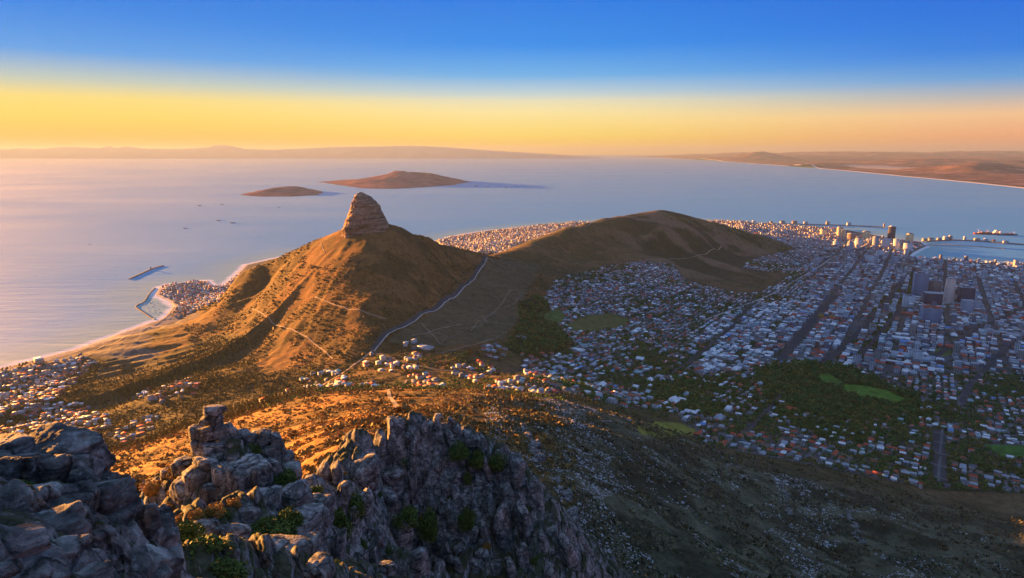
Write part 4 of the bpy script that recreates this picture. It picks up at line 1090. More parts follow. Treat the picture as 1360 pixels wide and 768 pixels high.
class Lots:
    """footprints gathered as rows: x y z w d angle height roof_kind roof_mat wall_mat"""
    def __init__(s): s.rows = []
    def add(s, a): s.rows.append(a)
    def arr(s): return np.concatenate(s.rows, 0)
def building_geo(R_, walls=True, roofs=True):
    """verts, quads, mats (walls use 0..3, roofs 4..10)"""
    x, y, z, w, d, an, h, rk, rm, wm = R_.T
    n = len(R_); ca, sa = np.cos(an), np.sin(an)
    def P(u, v, zz): return np.stack([x + u * ca - v * sa, y + u * sa + v * ca, zz], -1)
    hw, hd = w / 2, d / 2
    base = z - 4
    top = z + h
    Vs, Qs, Ms = [], [], []; o = 0
    if walls:
        v = np.stack([P(-hw, -hd, base), P(hw, -hd, base), P(hw, hd, base), P(-hw, hd, base), P(-hw, -hd, top), P(hw, -hd, top), P(hw, hd, top), P(-hw, hd, top)], 1)
        q = np.array([[0, 1, 5, 4], [1, 2, 6, 5], [2, 3, 7, 6], [3, 0, 4, 7]])
        Qs.append((np.arange(n)[:, None, None] * 8 + q[None]).reshape(-1, 4) + o); Vs.append(v.reshape(-1, 3)); Ms.append(np.repeat(wm, 4)); o += 8 * n
    if roofs:
        e = np.where(rk == 0, 0.25, 0.6); ew, ed = hw + e, hd + e
        pitch = np.where(rk == 0, 0.0, np.minimum(hw, hd) * .62)
        inset = np.where(rk == 1, 0.0, np.minimum(ed, ew * .9)) # gable or hip ridge ends (ridge along u)
        lo = top - np.where(rk == 0, -.02, .15); rt = np.where(rk == 0, .5, pitch)
        r = ew - inset
        # sloped roof: 6 verts ; flat roof: slab with 8
        v = np.stack([P(-ew, -ed, lo), P(ew, -ed, lo), P(ew, ed, lo), P(-ew, ed, lo),
                      np.where((rk == 0)[:, None], P(-ew, -ed, lo + rt), P(-r, 0 * r, lo + rt)), np.where((rk == 0)[:, None], P(ew, -ed, lo + rt), P(r, 0 * r, lo + rt)),
                      np.where((rk == 0)[:, None], P(ew, ed, lo + rt), P(r, 0 * r + .05, lo + rt)), np.where((rk == 0)[:, None], P(-ew, ed, lo + rt), P(-r, 0 * r + .05, lo + rt))], 1)
        q = np.array([[0, 1, 5, 4], [1, 2, 6, 5], [2, 3, 7, 6], [3, 0, 4, 7], [4, 5, 6, 7]])
        Qs.append((np.arange(n)[:, None, None] * 8 + q[None]).reshape(-1, 4) + o); Vs.append(v.reshape(-1, 3)); Ms.append(np.repeat(rm + 4, 5)); o += 8 * n
    return np.concatenate(Vs), np.concatenate(Qs), np.concatenate(Ms)

# ------------------------------------------------------------------ street pattern
_a = at_z(1036, 479, 60) ; _b = at_z(1108, 393, 25)
AXIS = math.atan2(_b[1] - _a[1], _b[0] - _a[0])            # long city avenues
_c = at_z(1000, 590, 195); _d = at_z(1250, 645, 200)
AXIS2 = math.atan2(_d[1] - _c[1], _d[0] - _c[0])          # suburb rows under the mountain
def lattice(x0, x1, y0, y1, ang, du, dv, rng, ju=.18, jv=.09):
    cx, cy = (x0 + x1) / 2, (y0 + y1) / 2; rad = math.hypot(x1 - x0, y1 - y0) / 2
    u, v = np.meshgrid(np.arange(-rad, rad, du), np.arange(-rad, rad, dv)); u = u.ravel(); v = v.ravel()
    u = u + rng.uniform(-ju, ju, len(u)) * du; v = v + rng.uniform(-jv, jv, len(v)) * dv
    x = cx + u * math.cos(ang) - v * math.sin(ang); y = cy + u * math.sin(ang) + v * math.cos(ang)
    k = (x > x0) & (x < x1) & (y > y0) & (y < y1)
    return x[k], y[k], u[k], v[k]
def road_free(x, y, pad=7):
    ok = np.ones(len(x), bool)
    for W, wd in ROADS: ok &= seg_dist(x, y, W) > wd / 2 + pad
    return ok
CBD = [(1098,326),(1180,318),(1240,336),(1700,360),(1700,470),(1360,492),(1240,500),(1172,500),(1140,486),(1040,480),(1010,470),(1075,392),(1068,360)]
SHOPS = [(960,420),(1075,392),(1010,470),(1040,480),(985,492),(930,500),(905,470)]
PARK_CORE = [(1010,492),(1060,480),(1120,486),(1165,506),(1215,530),(1225,548),(1150,560),(1100,560),(1050,545),(1020,520)]
def keep_out(px, py):
    k = in_poly(px, py, PARK_CORE)
    for f in LAWNS + [FOREST[0]]: k |= in_poly(px, py, f)
    return k
HOUSES, BLOCKS_ = Lots(), Lots()
def street_rows(ang, du, dv, zone):
    x0, x1, y0, y1 = -1500, 5200, 1050, 7600; cx, cy = (x0 + x1) / 2, (y0 + y1) / 2; rad = math.hypot(x1 - x0, y1 - y0) / 2
    V = []
    def strips(along_u, period, first, step):
        for c in np.arange(-rad + first, rad, period):
            t = np.arange(-rad, rad, step); u, v = (t, np.full_like(t, c)) if along_u else (np.full_like(t, c), t)
            x = cx + u * math.cos(ang) - v * math.sin(ang); y = cy + u * math.sin(ang) + v * math.cos(ang)
            z = base_h(x, y); px, py, _ = project(x, y, z)
            k = in_poly(px, py, URBAN) & ~keep_out(px, py) & zone(px, py, x, y) & (z < 255) & (x > 0)
            if k.sum() < 2: continue
            tx, ty = (math.cos(ang), math.sin(ang)) if along_u else (-math.sin(ang), math.cos(ang)); ox, oy = -ty * 3.2, tx * 3.2
            h = np.maximum(height(x, y), np.maximum(height(x + ox, y + oy), height(x - ox, y - oy))) + 1.0
            for i in np.where(k[:-1] & k[1:])[0]:
                V.extend([(x[i] - ox, y[i] - oy, h[i]), (x[i + 1] - ox, y[i + 1] - oy, h[i + 1]), (x[i + 1] + ox, y[i + 1] + oy, h[i + 1]), (x[i] + ox, y[i] + oy, h[i])])
    strips(True, 4 * dv, 1.5 * dv, 26.0); strips(False, 8 * du, 0.0, 26.0)
    structure("street", new_mesh("street", V, quads=np.arange(len(V)).reshape(-1, 4), mats=[STREET]))
STREET = simple("worn_asphalt", (.115, .112, .115), .9, .2, .25, .02)
def house_rows(x, y, z, ang, rng, wlo=9, whi=16, bright=1.0, tall=1.0):
    n = len(x)
    rm = rng.choice(7, n, p=[.15, .24, .17, .23, .12, .07, .02]); wm = rng.choice(4, n, p=[.58, .22, .14, .06])
    rk = rng.choice([0, 1, 2], n, p=[.30, .35, .35])
    w = rng.uniform(wlo, whi, n); d = w * rng.uniform(.55, .9, n)
    return np.stack([x, y, z, w, d, ang + rng.choice([0, math.pi / 2], n, p=[.75, .25]) + rng.normal(0, .06, n), rng.uniform(3.5, 7.5, n) * tall, rk, rm, wm], -1)
def build_suburb(seed, ang, poly, du, dv, zone, dens, extra=None):
    rng = np.random.default_rng(seed)
    x, y, u, v = lattice(-1500, 5200, 1050, 7600, ang, du, dv, rng)
    px0, py0, _ = project(x, y, base_h(x, y)); k = in_poly(px0, py0, poly); x, y, u, v = x[k], y[k], u[k], v[k]
    z = height(x, y); px, py, _ = project(x, y, z)
    k = in_poly(px, py, poly) & ~keep_out(px, py) & (z < 262) & (land_sd(x, y) > 25) & road_free(x, y) & zone(px, py, x, y)
    vi = np.round(v / dv).astype(int); ui = u / du
    k &= (np.abs((v / dv) % 4 - 1.5) > .42) & (np.abs((ui + 4) % 8 - 4) < 3.7)
    k &= rng.random(len(x)) < dens(px, py, x, y)
    x, y, z = x[k], y[k], z[k]
    return x, y, z, rng
def dens_sub(px, py, x, y):
    n = fbm(x / 160, y / 160, 3, 611)
    d = np.where(y > 2400, .84, .72) - smooth(-.05, .35, n) * np.where(y > 2400, .45, .62)
    d = np.where(in_poly(px, py, FOREST[1]), d * .6, d); d = np.where(in_poly(px, py, PARK), .3, d)
    return d
low = lambda px, py, x, y: (in_poly(px, py, [(960,585),(1010,545),(1060,565),(1140,596),(1220,570),(1240,545),(1330,560),(1700,580),(1700,720),(1360,660),(1250,655),(1050,614)]))
street_rows(AXIS2, 15.5, 21, low); street_rows(AXIS, 16, 21, lambda px, py, x, y: ~low(px, py, x, y) & ~in_poly(px, py, CBD) & ~in_poly(px, py, SHOPS))
x, y, z, g = build_suburb(1, AXIS2, URBAN, 15.5, 21, lambda px, py, x, y: low(px, py, x, y), dens_sub); HOUSES.add(house_rows(x, y, z, AXIS2, g))
x, y, z, g = build_suburb(2, AXIS, URBAN, 16, 21, lambda px, py, x, y: ~low(px, py, x, y) & ~in_poly(px, py, CBD) & ~in_poly(px, py, SHOPS), dens_sub); HOUSES.add(house_rows(x, y, z, AXIS, g, 9, 17))
# larger pale buildings sprinkled among the houses
x, y, z, g = build_suburb(3, AXIS, URBAN, 60, 66, lambda px, py, x, y: ~in_poly(px, py, CBD) & ~low(px, py, x, y), lambda px, py, x, y: np.where(y < 2600, .16, .20))
r = house_rows(x, y, z, AXIS, g, 18, 34, tall=1.25); r[:, 7] = g.choice([0, 0, 1], len(r)); r[:, 8] = g.choice([0, 1, 5, 3, 2], len(r), p=[.4, .35, .1, .1, .05]); BLOCKS_.add(r)
# city blocks
def city(seed, poly, du, dv, hmed, hsd, dens, wr, roofp):
    rng = np.random.default_rng(seed)
    x, y, u, v = lattice(0, 6500, 1700, 8200, AXIS, du, dv, rng, .16, .16)
    px0, py0, _ = project(x, y, base_h(x, y)); k = in_poly(px0, py0, poly); x, y, u, v = x[k], y[k], u[k], v[k]
    z = height(x, y); px, py, _ = project(x, y, z)
    ui = np.round(u / du).astype(int); vi = np.round(v / dv).astype(int)
    k = ~keep_out(px, py) & (land_sd(x, y) > 25) & road_free(x, y, du * .42) & (ui % 8 != 0) & (vi % 7 != 0) & (rng.random(len(x)) < dens)
    x, y, z = x[k], y[k], z[k]; n = len(x)
    far = smooth(4200, 5200, y)
    h = np.clip(rng.lognormal(math.log(hmed), hsd, n), 5, 62) * (1 + .5 * far * rng.random(n))
    h = np.where(land_sd(x, y) < 150, np.minimum(h, 9), h)
    return np.stack([x, y, z, du * rng.uniform(.55, wr, n) * rng.choice([1, 1, 1.8], n), dv * rng.uniform(.55, wr, n), np.full(n, AXIS) + rng.normal(0, .01, n), h, np.where((h < 10) & (rng.random(n) < .35), 1, 0), rng.choice(7, n, p=roofp), rng.choice(4, n, p=[.46, .2, .26, .08])], -1)
BLOCKS_.add(city(11, CBD, 25, 27, 11, .55, .90, 1.05, [.24, .35, .13, .14, .06, .05, .03]))
BLOCKS_.add(city(12, SHOPS, 22, 24, 8, .35, .9, 1.0, [.33, .37, .10, .08, .04, .06, .02]))
# long sheds by the docks
SHEDS = [(1210,342),(1360,352),(1700,372),(1700,400),(1360,380),(1280,366),(1200,356)]
rr_ = city(13, SHEDS, 70, 34, 9, .25, .55, 1.0, [.3, .4, .1, .08, .04, .04, .04]); rr_[:, 7] = 1; BLOCKS_.add(rr_)
# town behind the saddle, seafront strip
def town(seed, poly, ang, du, dv, hlo, hhi, dens, wlo, whi, x0, x1, y0, y1, zmax=60):
    rng = np.random.default_rng(seed)
    x, y, u, v = lattice(x0, x1, y0, y1, ang, du, dv, rng)
    z = height(x, y); px, py, _ = project(x, y, z)
    k = in_poly(px, py, poly) & (land_sd(x, y) > 22) & (z < zmax) & (rng.random(len(x)) < dens) & (np.round(v / dv).astype(int) % 3 != 0) & road_free(x, y, 4)
    r = house_rows(x[k], y[k], z[k], ang, rng, wlo, whi); r[:, 6] = rng.uniform(hlo, hhi, k.sum()) * rng.choice([1, 1, 1, 1.8], k.sum()); r[:, 7] = rng.choice([0, 0, 1, 2], k.sum())
    return r
HOUSES.add(town(21, [(578,318),(760,294),(860,290),(840,310),(700,338),(600,338)], .75, 19, 19, 6, 13, .92, 11, 18, -1200, 2400, 4700, 8200, 75))
HOUSES.add(town(22, [(820,296),(900,290),(1000,295),(1060,301),(1120,304),(1110,326),(1040,330),(960,306)], .3, 22, 22, 6, 14, .9, 12, 20, 800, 4200, 5400, 8600, 60))
HOUSES.add(town(23, [(206,392),(212,382),(224,378),(258,373),(284,381),(292,390),(262,408),(232,418),(226,402)], .5, 15, 15, 6, 13, .9, 9, 15, -2600, -1100, 2900, 4600, 60))
HOUSES.add(town(24, [(280,380),(326,358),(345,372),(330,385),(250,418),(232,424)], .5, 15, 16, 5, 10, .85, 9, 15, -2600, -900, 2900, 4600, 130))
# houses on the seaward slope
for i, (poly, dens, ang) in enumerate([([(-120,520),(0,495),(60,484),(105,472),(130,480),(100,510),(60,540),(0,560),(-120,600)], .7, .35), ([(30,545),(60,528),(120,540),(100,575),(50,580)], .8, .2), ([(88,560),(140,550),(150,570),(110,582)], .5, .2), ([(120,590),(160,570),(215,545),(205,570),(150,600)], .5, .5),
        ([(175,530),(205,516),(250,505),(262,512),(215,535)], .65, .35), ([(230,520),(262,510),(270,520),(240,532)], .4, .35), ([(0,560),(60,560),(90,600),(0,620)], .5, .3), ([(40,500),(90,486),(110,492),(60,520)], .55, .35), ([(210,585),(250,572),(255,580),(215,598)], .6, .4), ([(-200,560),(0,520),(0,620),(-200,680)], .5, .3)]):
    HOUSES.add(town(40 + i, poly, ang, 17, 19, 4, 8, dens, 9, 17, -3200, -300, 1250, 3600, 260))
# the neck between the mountains
for i, (poly, dens) in enumerate([([(488,462),(512,468),(535,482),(520,500),(500,500),(478,490)], .35), ([(575,452),(610,440),(612,452),(580,462)], .0), ([(536,455),(560,462),(560,500),(590,505),(592,520),(555,520),(535,490)], .55), ([(600,490),(640,480),(660,490),(640,508),(600,512)], .40), ([(630,520),(690,500),(740,505),(745,520),(700,530),(650,528)], .62),
        ([(640,460),(668,458),(675,474),(645,478)], .55), ([(470,530),(505,520),(520,545),(490,548),(465,540)], .45), ([(400,500),(440,490),(470,500),(450,520),(405,520)], .5), ([(440,520),(500,505),(500,520),(450,540)], .4), ([(350,530),(400,515),(430,525),(400,545),(350,548)], .18), ([(690,470),(740,468),(760,500),(700,505)], .55), ([(740,515),(850,525),(900,548),(860,545),(790,535)], .5)]):
    if dens: HOUSES.add(town(60 + i, poly, AXIS2, 18, 20, 4, 7.5, dens, 10, 18, -1200, 900, 1200, 2600, 330))
H_ = HOUSES.arr(); B_ = BLOCKS_.arr()
for arr in (H_,): pass
# no house under a bigger building
def thin(Hs, Bs):
    keep = np.ones(len(Hs), bool); cell = 40.0
    from collections import defaultdict
    gd = defaultdict(list)
    for i, b in enumerate(Bs): gd[(int(b[0] // cell), int(b[1] // cell))].append(i)
    for i, h in enumerate(Hs):
        cx, cy = int(h[0] // cell), int(h[1] // cell)
        for dx in (-1, 0, 1):
            for dy in (-1, 0, 1):
                for j in gd.get((cx + dx, cy + dy), ()):
                    if math.hypot(Bs[j][0] - h[0], Bs[j][1] - h[1]) < .5 * max(Bs[j][3], Bs[j][4]) + 7: keep[i] = False
    return Hs[keep]
H_ = thin(H_, B_)
NEAR_MASK = [(-50,590),(0,580),(118,580),(180,650),(250,610),(262,545),(300,545),(370,590),(430,650),(545,560),(640,570),(780,768),(-50,768)]
def seen_size(A):
    px, py, dep = project(A[:, 0], A[:, 1], A[:, 2] + A[:, 6])
    v = visible(A[:, 0], A[:, 1], A[:, 2] + A[:, 6] * .8) & (px > 3) & (px < 1357) & (py < 764) & ~in_poly(px, py, NEAR_MASK)
    return np.where(v, np.sqrt(A[:, 3] * A[:, 4] + A[:, 3] * A[:, 6]) / dep, 0), px, py
# landmarks used to say which building is meant
MARKS = [(880,571,"beside the yellow-green field under the mountain"),(1160,520,"next to the lawns of the wooded park"),(1248,605,"beside the wide dark carriageway"),(790,430,"by the brown meadow under the long hill"),(690,515,"by the houses on the sunlit knoll"),(545,470,"at the neck between the two mountains"),
         (500,475,"beside the mountain road's lower end"),(640,468,"at the edge of the dark wood on the neck"),(430,505,"on the bushy slope below the cone-shaped mountain"),(100,560,"among the pines of the seaward slope"),(20,520,"near the beach on the seaward side"),(225,518,"along the line of pines on the seaward slope"),(240,395,"in the small harbour town"),
         (940,520,"among the dark trees of the upper suburb"),(1000,600,"at the last row below the mountain scrub"),(1100,615,"in the rows along the mountain foot"),(1180,640,"in the lowest row against the mountain"),(1330,600,"near the green playing field"),(1330,640,"below the green playing field"),(1290,550,"in the streets past the wooded park"),(1060,530,"behind the wooded park's trees"),(1020,560,"on the slope above the wooded park"),
         (820,520,"in the suburb beyond the sunlit knoll"),(860,470,"in the middle of the hillside suburb"),(760,480,"beside the dark wood under the long hill"),(1240,480,"near the white twin block on its podium"),(1140,480,"at the end of the tree-lined avenue"),(1330,480,"beside the far railway sheds"),(1080,440,"along the straight dark avenue"),(980,450,"between the suburb and the first avenue"),(1240,415,"among the tall towers"),
         (1150,345,"in the harbour quarter"),(1300,355,"beside the docks"),(1200,600,"between the park and the mountain foot"),(900,400,"under the bare brown hillside")]
MXY = np.array([m[:2] for m in MARKS], float)
def where_text(px, py): return MARKS[int(np.argmin(np.hypot(MXY[:, 0] - px, (MXY[:, 1] - py) * 1.6)))][2]
from collections import Counter
def finish_labels(things, groupname):
    """things that end with the same words share a group"""
    c = Counter(o["label"] for o in things)
    for o in things:
        g = groupname
        o["group"] = (g + " " + o["label"].split("|")[0].split(" roof ")[-1])[:90] if False else (g if c[o["label"]] == 1 else o["label"].replace("house", "houses", 1).replace("building", "buildings", 1))
def place_buildings(A, name, cat, groupname, limit=300):
    sz, px, py = seen_size(A)
    order = np.argsort(-sz); top = order[:limit]; top = top[sz[top] > 0]
    rest = np.setdiff1d(np.arange(len(A)), top)
    out = []
    for i in top:
        row = A[i].copy(); org = row[:3].copy(); row[:3] = 0
        root = bpy.data.objects.new(name, None); COL.objects.link(root); root.location = org; root["category"] = cat
        vw, qw, mw = building_geo(row[None], True, False); vr, qr, mr = building_geo(row[None], False, True)
        obj("wall", new_mesh("wall", vw, quads=qw, mats=[WM[int(row[9])]]), root)
        obj("roof", new_mesh("roof", vr, quads=qr, mats=[RM[int(row[8])]]), root)
        shape = {0: "flat", 1: "gabled", 2: "hipped"}[int(row[7])]
        big = "long " if row[3] > 1.55 * row[4] else ("large " if row[3] > (14.5 if name == "house" else 30) else ("small " if row[3] < (11 if name == "house" else 22) else ""))
        if name != "house" and row[6] > 20: big = "tall "
        root["label"] = f"{big}{WALLS[int(row[9])][0]} {name.replace('_', ' ')} with {shape} {ROOFS[int(row[8])][0]} roof {where_text(px[i], py[i])}"
        if len(root["label"].split()) > 16: root["label"] = f"{WALLS[int(row[9])][0]} {name.split('_')[-1]} with {ROOFS[int(row[8])][0]} roof {where_text(px[i], py[i])}"
        out.append(root)
    finish_labels(out, groupname)
    v, q, m = building_geo(A[rest])
    return v, q, m, rest
hv, hq, hm, _r = place_buildings(H_, "house", "house", "houses of the suburbs")
obj("suburb_houses", new_mesh("suburb_houses", hv, quads=hq, mats=WM + RM, mat_idx=hm), kind="stuff")["label"] = "thousands of small white and red-roofed houses spread below the mountains"
bv, bq, bm_, _r = place_buildings(B_, "city_building", "building", "blocks of the city bowl")
obj("city_blocks", new_mesh("city_blocks", bv, quads=bq, mats=WM + RM, mat_idx=bm_), kind="stuff")["label"] = "dense pale city blocks stretching to the harbour"
print("houses", len(H_), "blocks", len(B_))
# ------------------------------------------------------------------ trees
def occupancy(A, cell=4.0):
    occ = set()
    for b in A:
        r = .5 * max(b[3], b[4]) + 1.0
        for i in range(int((b[0] - r) // cell), int((b[0] + r) // cell) + 1):
            for j in range(int((b[1] - r) // cell), int((b[1] + r) // cell) + 1): occ.add(i * 100003 + j)
    return np.array(sorted(occ))
_occ = occupancy(np.concatenate([H_, B_]))
def unbuilt(x, y, cell=4.0):
    k = np.floor(x / cell).astype(np.int64) * 100003 + np.floor(y / cell).astype(np.int64)
    i = np.clip(np.searchsorted(_occ, k), 0, len(_occ) - 1); return _occ[i] != k
def tree_sites(seed, poly, step, dens, hlo, hhi, aspect, x0=-3200, x1=5200, y0=1000, y1=6500, zmax=400, avoid=(), colour=0):
    rng = np.random.default_rng(seed)
    x, y, u, v = lattice(x0, x1, y0, y1, .3, step, step, rng, .45, .45)
    px0, py0, _ = project(x, y, base_h(x, y)); k = in_poly(px0, py0, poly); x, y = x[k], y[k]
    if len(x) == 0: return np.zeros((0, 6))
    z = height(x, y); px, py, _ = project(x, y, z)
    k = in_poly(px, py, poly) & (land_sd(x, y) > 25) & (z < zmax) & unbuilt(x, y) & road_free(x, y, 2)
    for a in avoid: k &= ~in_poly(px, py, a)
    d = dens(px, py, x, y) if callable(dens) else dens
    k &= rng.random(len(x)) < d
    n = k.sum(); h = rng.uniform(hlo, hhi, n)
    return np.stack([x[k], y[k], z[k], h, h * aspect * rng.uniform(.8, 1.25, n), np.full(n, colour)], -1)
nz = lambda s, lo, hi: (lambda px, py, x, y: smooth(lo, hi, fbm(x / s, y / s, 3, 701)))
T = []
T.append(tree_sites(1, URBAN, 10.5, lambda px, py, x, y: np.where(in_poly(px, py, CBD), .05, np.where(y < 2600, .95, .62)) * (0.55 + .8 * smooth(-.2, .3, fbm(x / 160, y / 160, 3, 611))), 5, 11, 1.05, 0, 5000, y1=4800, avoid=LAWNS))
T.append(tree_sites(2, PARK, 9.5, lambda px, py, x, y: .35 + .6 * smooth(-.25, .2, fbm(x / 45, y / 45, 3, 771)), 6, 19, .9, 0, 3500, 1200, 3200, avoid=LAWNS))
for i, f in enumerate(FOREST): T.append(tree_sites(3 + i, f, 10, lambda px, py, x, y: .35 + .6 * smooth(-.25, .2, fbm(x / 45, y / 45, 3, 773)), 5, 16, .85, -200, 2500, 1200, 4000, avoid=LAWNS))
T.append(tree_sites(6, CROPS, 10, .75, 8, 14, .9, 500, 4500, 1500, 5000))
T.append(tree_sites(7, LEFT_FOREST, 12.5, lambda px, py, x, y: .2 + .7 * smooth(-.2, .15, fbm(x / 110, y / 110, 3, 721)), 9, 17, .5, -3200, 200, 1150, 3400, colour=1))
T.append(tree_sites(8, [(150,510),(330,440),(345,452),(260,495),(345,500),(340,512),(230,525),(160,530)], 10, .7, 10, 18, .5, -3000, 0, 1300, 3400, colour=1))
T.append(tree_sites(9, [(875,284),(960,298),(1052,328),(1056,346),(1000,330),(940,306),(885,292)], 17, .65, 5, 10, .9, 500, 4000, 4000, 6500))
T.append(tree_sites(10, [(480,470),(540,470),(700,470),(770,480),(900,550),(880,565),(760,535),(640,535),(500,560),(380,545),(340,560),(380,500)], 12, lambda px, py, x, y: .08 + .6 * smooth(0, .25, fbm(x / 90, y / 90, 3, 731)), 4, 9, .95, -1200, 1200, 1050, 2500))
T.append(tree_sites(11, [(-100,500),(60,480),(130,480),(120,560),(0,620),(-100,620)], 13, .6, 6, 13, .8, -3200, -500, 1150, 3400, colour=1))
T.append(tree_sites(12, [(170,640),(260,575),(400,510),(480,500),(500,540),(420,590),(300,640)], 9, lambda px, py, x, y: .25 + .5 * smooth(-.1, .25, fbm(x / 60, y / 60, 3, 741)), 2.0, 4.5, 1.2, -900, 0, 600, 1900, colour=2))
T.append(tree_sites(13, [(400,400),(470,380),(500,420),(505,465),(440,470),(380,460)], 14, lambda px, py, x, y: .5 * smooth(0, .25, fbm(x / 90, y / 90, 3, 751)), 2.5, 5, 1.2, -1500, 0, 1900, 3200, colour=2))
T.append(tree_sites(14, [(700,560),(880,570),(1000,605),(1250,655),(1360,662),(1360,690),(1100,640),(900,600),(760,575)], 16, lambda px, py, x, y: .45 * smooth(0, .3, fbm(x / 110, y / 110, 3, 761)), 2, 5, 1.1, 0, 1800, 900, 1700))
T_ = np.concatenate(T)
_ol = (T_[:, 5] == 0) & (fbm(T_[:, 0] / 30, T_[:, 1] / 30, 2, 791) + np.random.default_rng(3).normal(0, .25, len(T_)) > .12); T_[_ol, 5] = 3; T_[_ol, 3] *= .8
def crown_cloud(A, nq, rng, lo=.18):
    n = len(A)
    d = rng.normal(0, 1, (n, nq, 3)); d /= np.linalg.norm(d, axis=2)[..., None]
    r = rng.uniform(.45, 1, (n, nq, 1)) ** .6
    p = d * r
    hc = A[:, 3] * (1 - lo) / 2
    con = (A[:, 5] == 1)
    taper = np.where(con[:, None], 1.05 - .75 * (p[..., 2] * .5 + .5), 1.0)
    c = np.stack([A[:, 0, None] + p[..., 0] * taper * A[:, 4, None] * .5, A[:, 1, None] + p[..., 1] * taper * A[:, 4, None] * .5, A[:, 2, None] + A[:, 3, None] * lo + hc[:, None] * (1 + p[..., 2])], -1)
    size = np.repeat((A[:, 4] * 1.15 / math.sqrt(nq))[:, None], nq, 1) * rng.uniform(.7, 1.3, (n, nq))
    v = leaf_quads(c.reshape(-1, 3), d.reshape(-1, 3) * 1.0, size.ravel(), rng)
    return new_mesh("crowns", v, quads=np.arange(n * nq * 4).reshape(-1, 4))
LEAF_PINE = leaf_mat("pine_needles", (.05, .05, .015), (.20, .15, .04), .08)
LEAF_SCRUB = leaf_mat("hillside_bush_leaves", (.08, .06, .018), (.26, .17, .05), .09)
TREE_MATS = [LEAF_DARK, LEAF_PINE, LEAF_SCRUB, LEAF_LIGHT]
TREE_WORDS = ["dark leafy tree", "pine tree", "spreading bush-like tree", "pale olive tree"]
_tp = project(T_[:, 0], T_[:, 1], T_[:, 2] + T_[:, 3])
_tv = visible(T_[:, 0], T_[:, 1], T_[:, 2] + T_[:, 3] * .7) & (_tp[0] > 3) & (_tp[0] < 1357) & (_tp[1] < 764) & ~in_poly(_tp[0], _tp[1], NEAR_MASK)
_ts = np.where(_tv, np.sqrt(T_[:, 3] * T_[:, 4]) / _tp[2], 0)
_top = np.argsort(-_ts)[:300]; _rest = np.setdiff1d(np.arange(len(T_)), _top)
_rg = np.random.default_rng(5)
for c in range(4):
    A = T_[_rest][T_[_rest][:, 5] == c]
    near = A[:, 1] < 2400
    for j, (B2, nq) in enumerate(((A[near], 30), (A[~near], 10))):
        if len(B2) == 0: continue
        me = crown_cloud(B2, nq, _rg); me.materials.append(TREE_MATS[c])
        nm = ["woodland", "pine_wood", "bush_cover", "olive_wood"][c]
        o = obj(nm, me, kind="stuff"); o["label"] = ["dark trees between the houses and in the parks", "pine woods on the seaward slope", "low bushes covering the slopes", "paler trees mixed into the parks and gardens"][c]
def unit_crown(seed, con):
    rng = np.random.default_rng(seed); A = np.array([[0, 0, 0, 1.0, 1.0, con]])
    if con == 1: return crown_cloud(A, 260, rng)
    p, d = crown_points(260, rng, 9); p = p * .62; p[:, 2] = p[:, 2] * .9 + .58
    v = leaf_quads(p, d, rng.uniform(.6, 1.2, 260) * .075, rng)
    return new_mesh("crown", v, quads=np.arange(260 * 4).reshape(-1, 4))
CROWNS = {c: [unit_crown(100 + 10 * c + i, c) for i in range(4)] for c in range(4)}
for c in CROWNS:
    for m_ in CROWNS[c]: m_.materials.append(TREE_MATS[c])
def trunk_mesh():
    V = []; Q = []
    for t, r in ((-.15, .07), (0, .055), (.3, .04), (.7, .015)):
        for q in range(7): V.append((r * math.cos(q * .8976) + .02 * t, r * math.sin(q * .8976), t))
    for s in range(3):
        for q in range(7): Q.append((s * 7 + q, s * 7 + (q + 1) % 7, s * 7 + 7 + (q + 1) % 7, s * 7 + 7 + q))
    for k, a in enumerate((0.5, 2.6, 4.7)):
        b = len(V); z0 = .25 + .08 * k
        for t in (0, 1):
            for q in range(5): V.append((math.cos(a) * .3 * t + .02 * (1 - .6 * t) * math.cos(q * 1.257), math.sin(a) * .3 * t + .02 * (1 - .6 * t) * math.sin(q * 1.257), z0 + .28 * t))
        for q in range(5): Q.append((b + q, b + (q + 1) % 5, b + 5 + (q + 1) % 5, b + 5 + q))
    return new_mesh("trunk", V, quads=Q, mats=[BARK])
TRUNK = trunk_mesh(); _trees = []
for i in _top:
    r = T_[i]; c = int(r[5]); a = random.Random(int(i))
    root = bpy.data.objects.new(["tree", "pine_tree", "shrubby_tree", "tree"][c], None); COL.objects.link(root); root.location = r[:3]; root["category"] = "tree"
    root.rotation_euler = (0, 0, a.uniform(0, 6.28)); root.scale = (r[4], r[4], r[3])
    obj("crown", CROWNS[c][a.randrange(4)], root); obj("trunk", TRUNK, root)
    px, py, _ = project(r[0], r[1], r[2])
    w = where_text(px, py) if not (py > 540 and px < 560 or 700 < px and py > 560 and px < 1000) else ("on the sunlit spur above the seaward pines" if px < 560 else "on the grey scrub slope above the suburb")
    tone = "tall" if r[3] > [8, 14, 3.6, 8][c] else ("small" if r[3] < [6, 11, 2.8, 6][c] else "mid-sized")
    root["label"] = f"{tone} {'narrow ' if r[4] < r[3] * [.85, .47, 1.1, 1.05][c] else 'broad '}{TREE_WORDS[c]} {w}"
    _trees.append(root)
finish_labels(_trees, "single trees of the slopes and suburbs")
for o in _trees: o["group"] = o["group"] if o["group"].startswith("single") else "trees: " + o["group"]

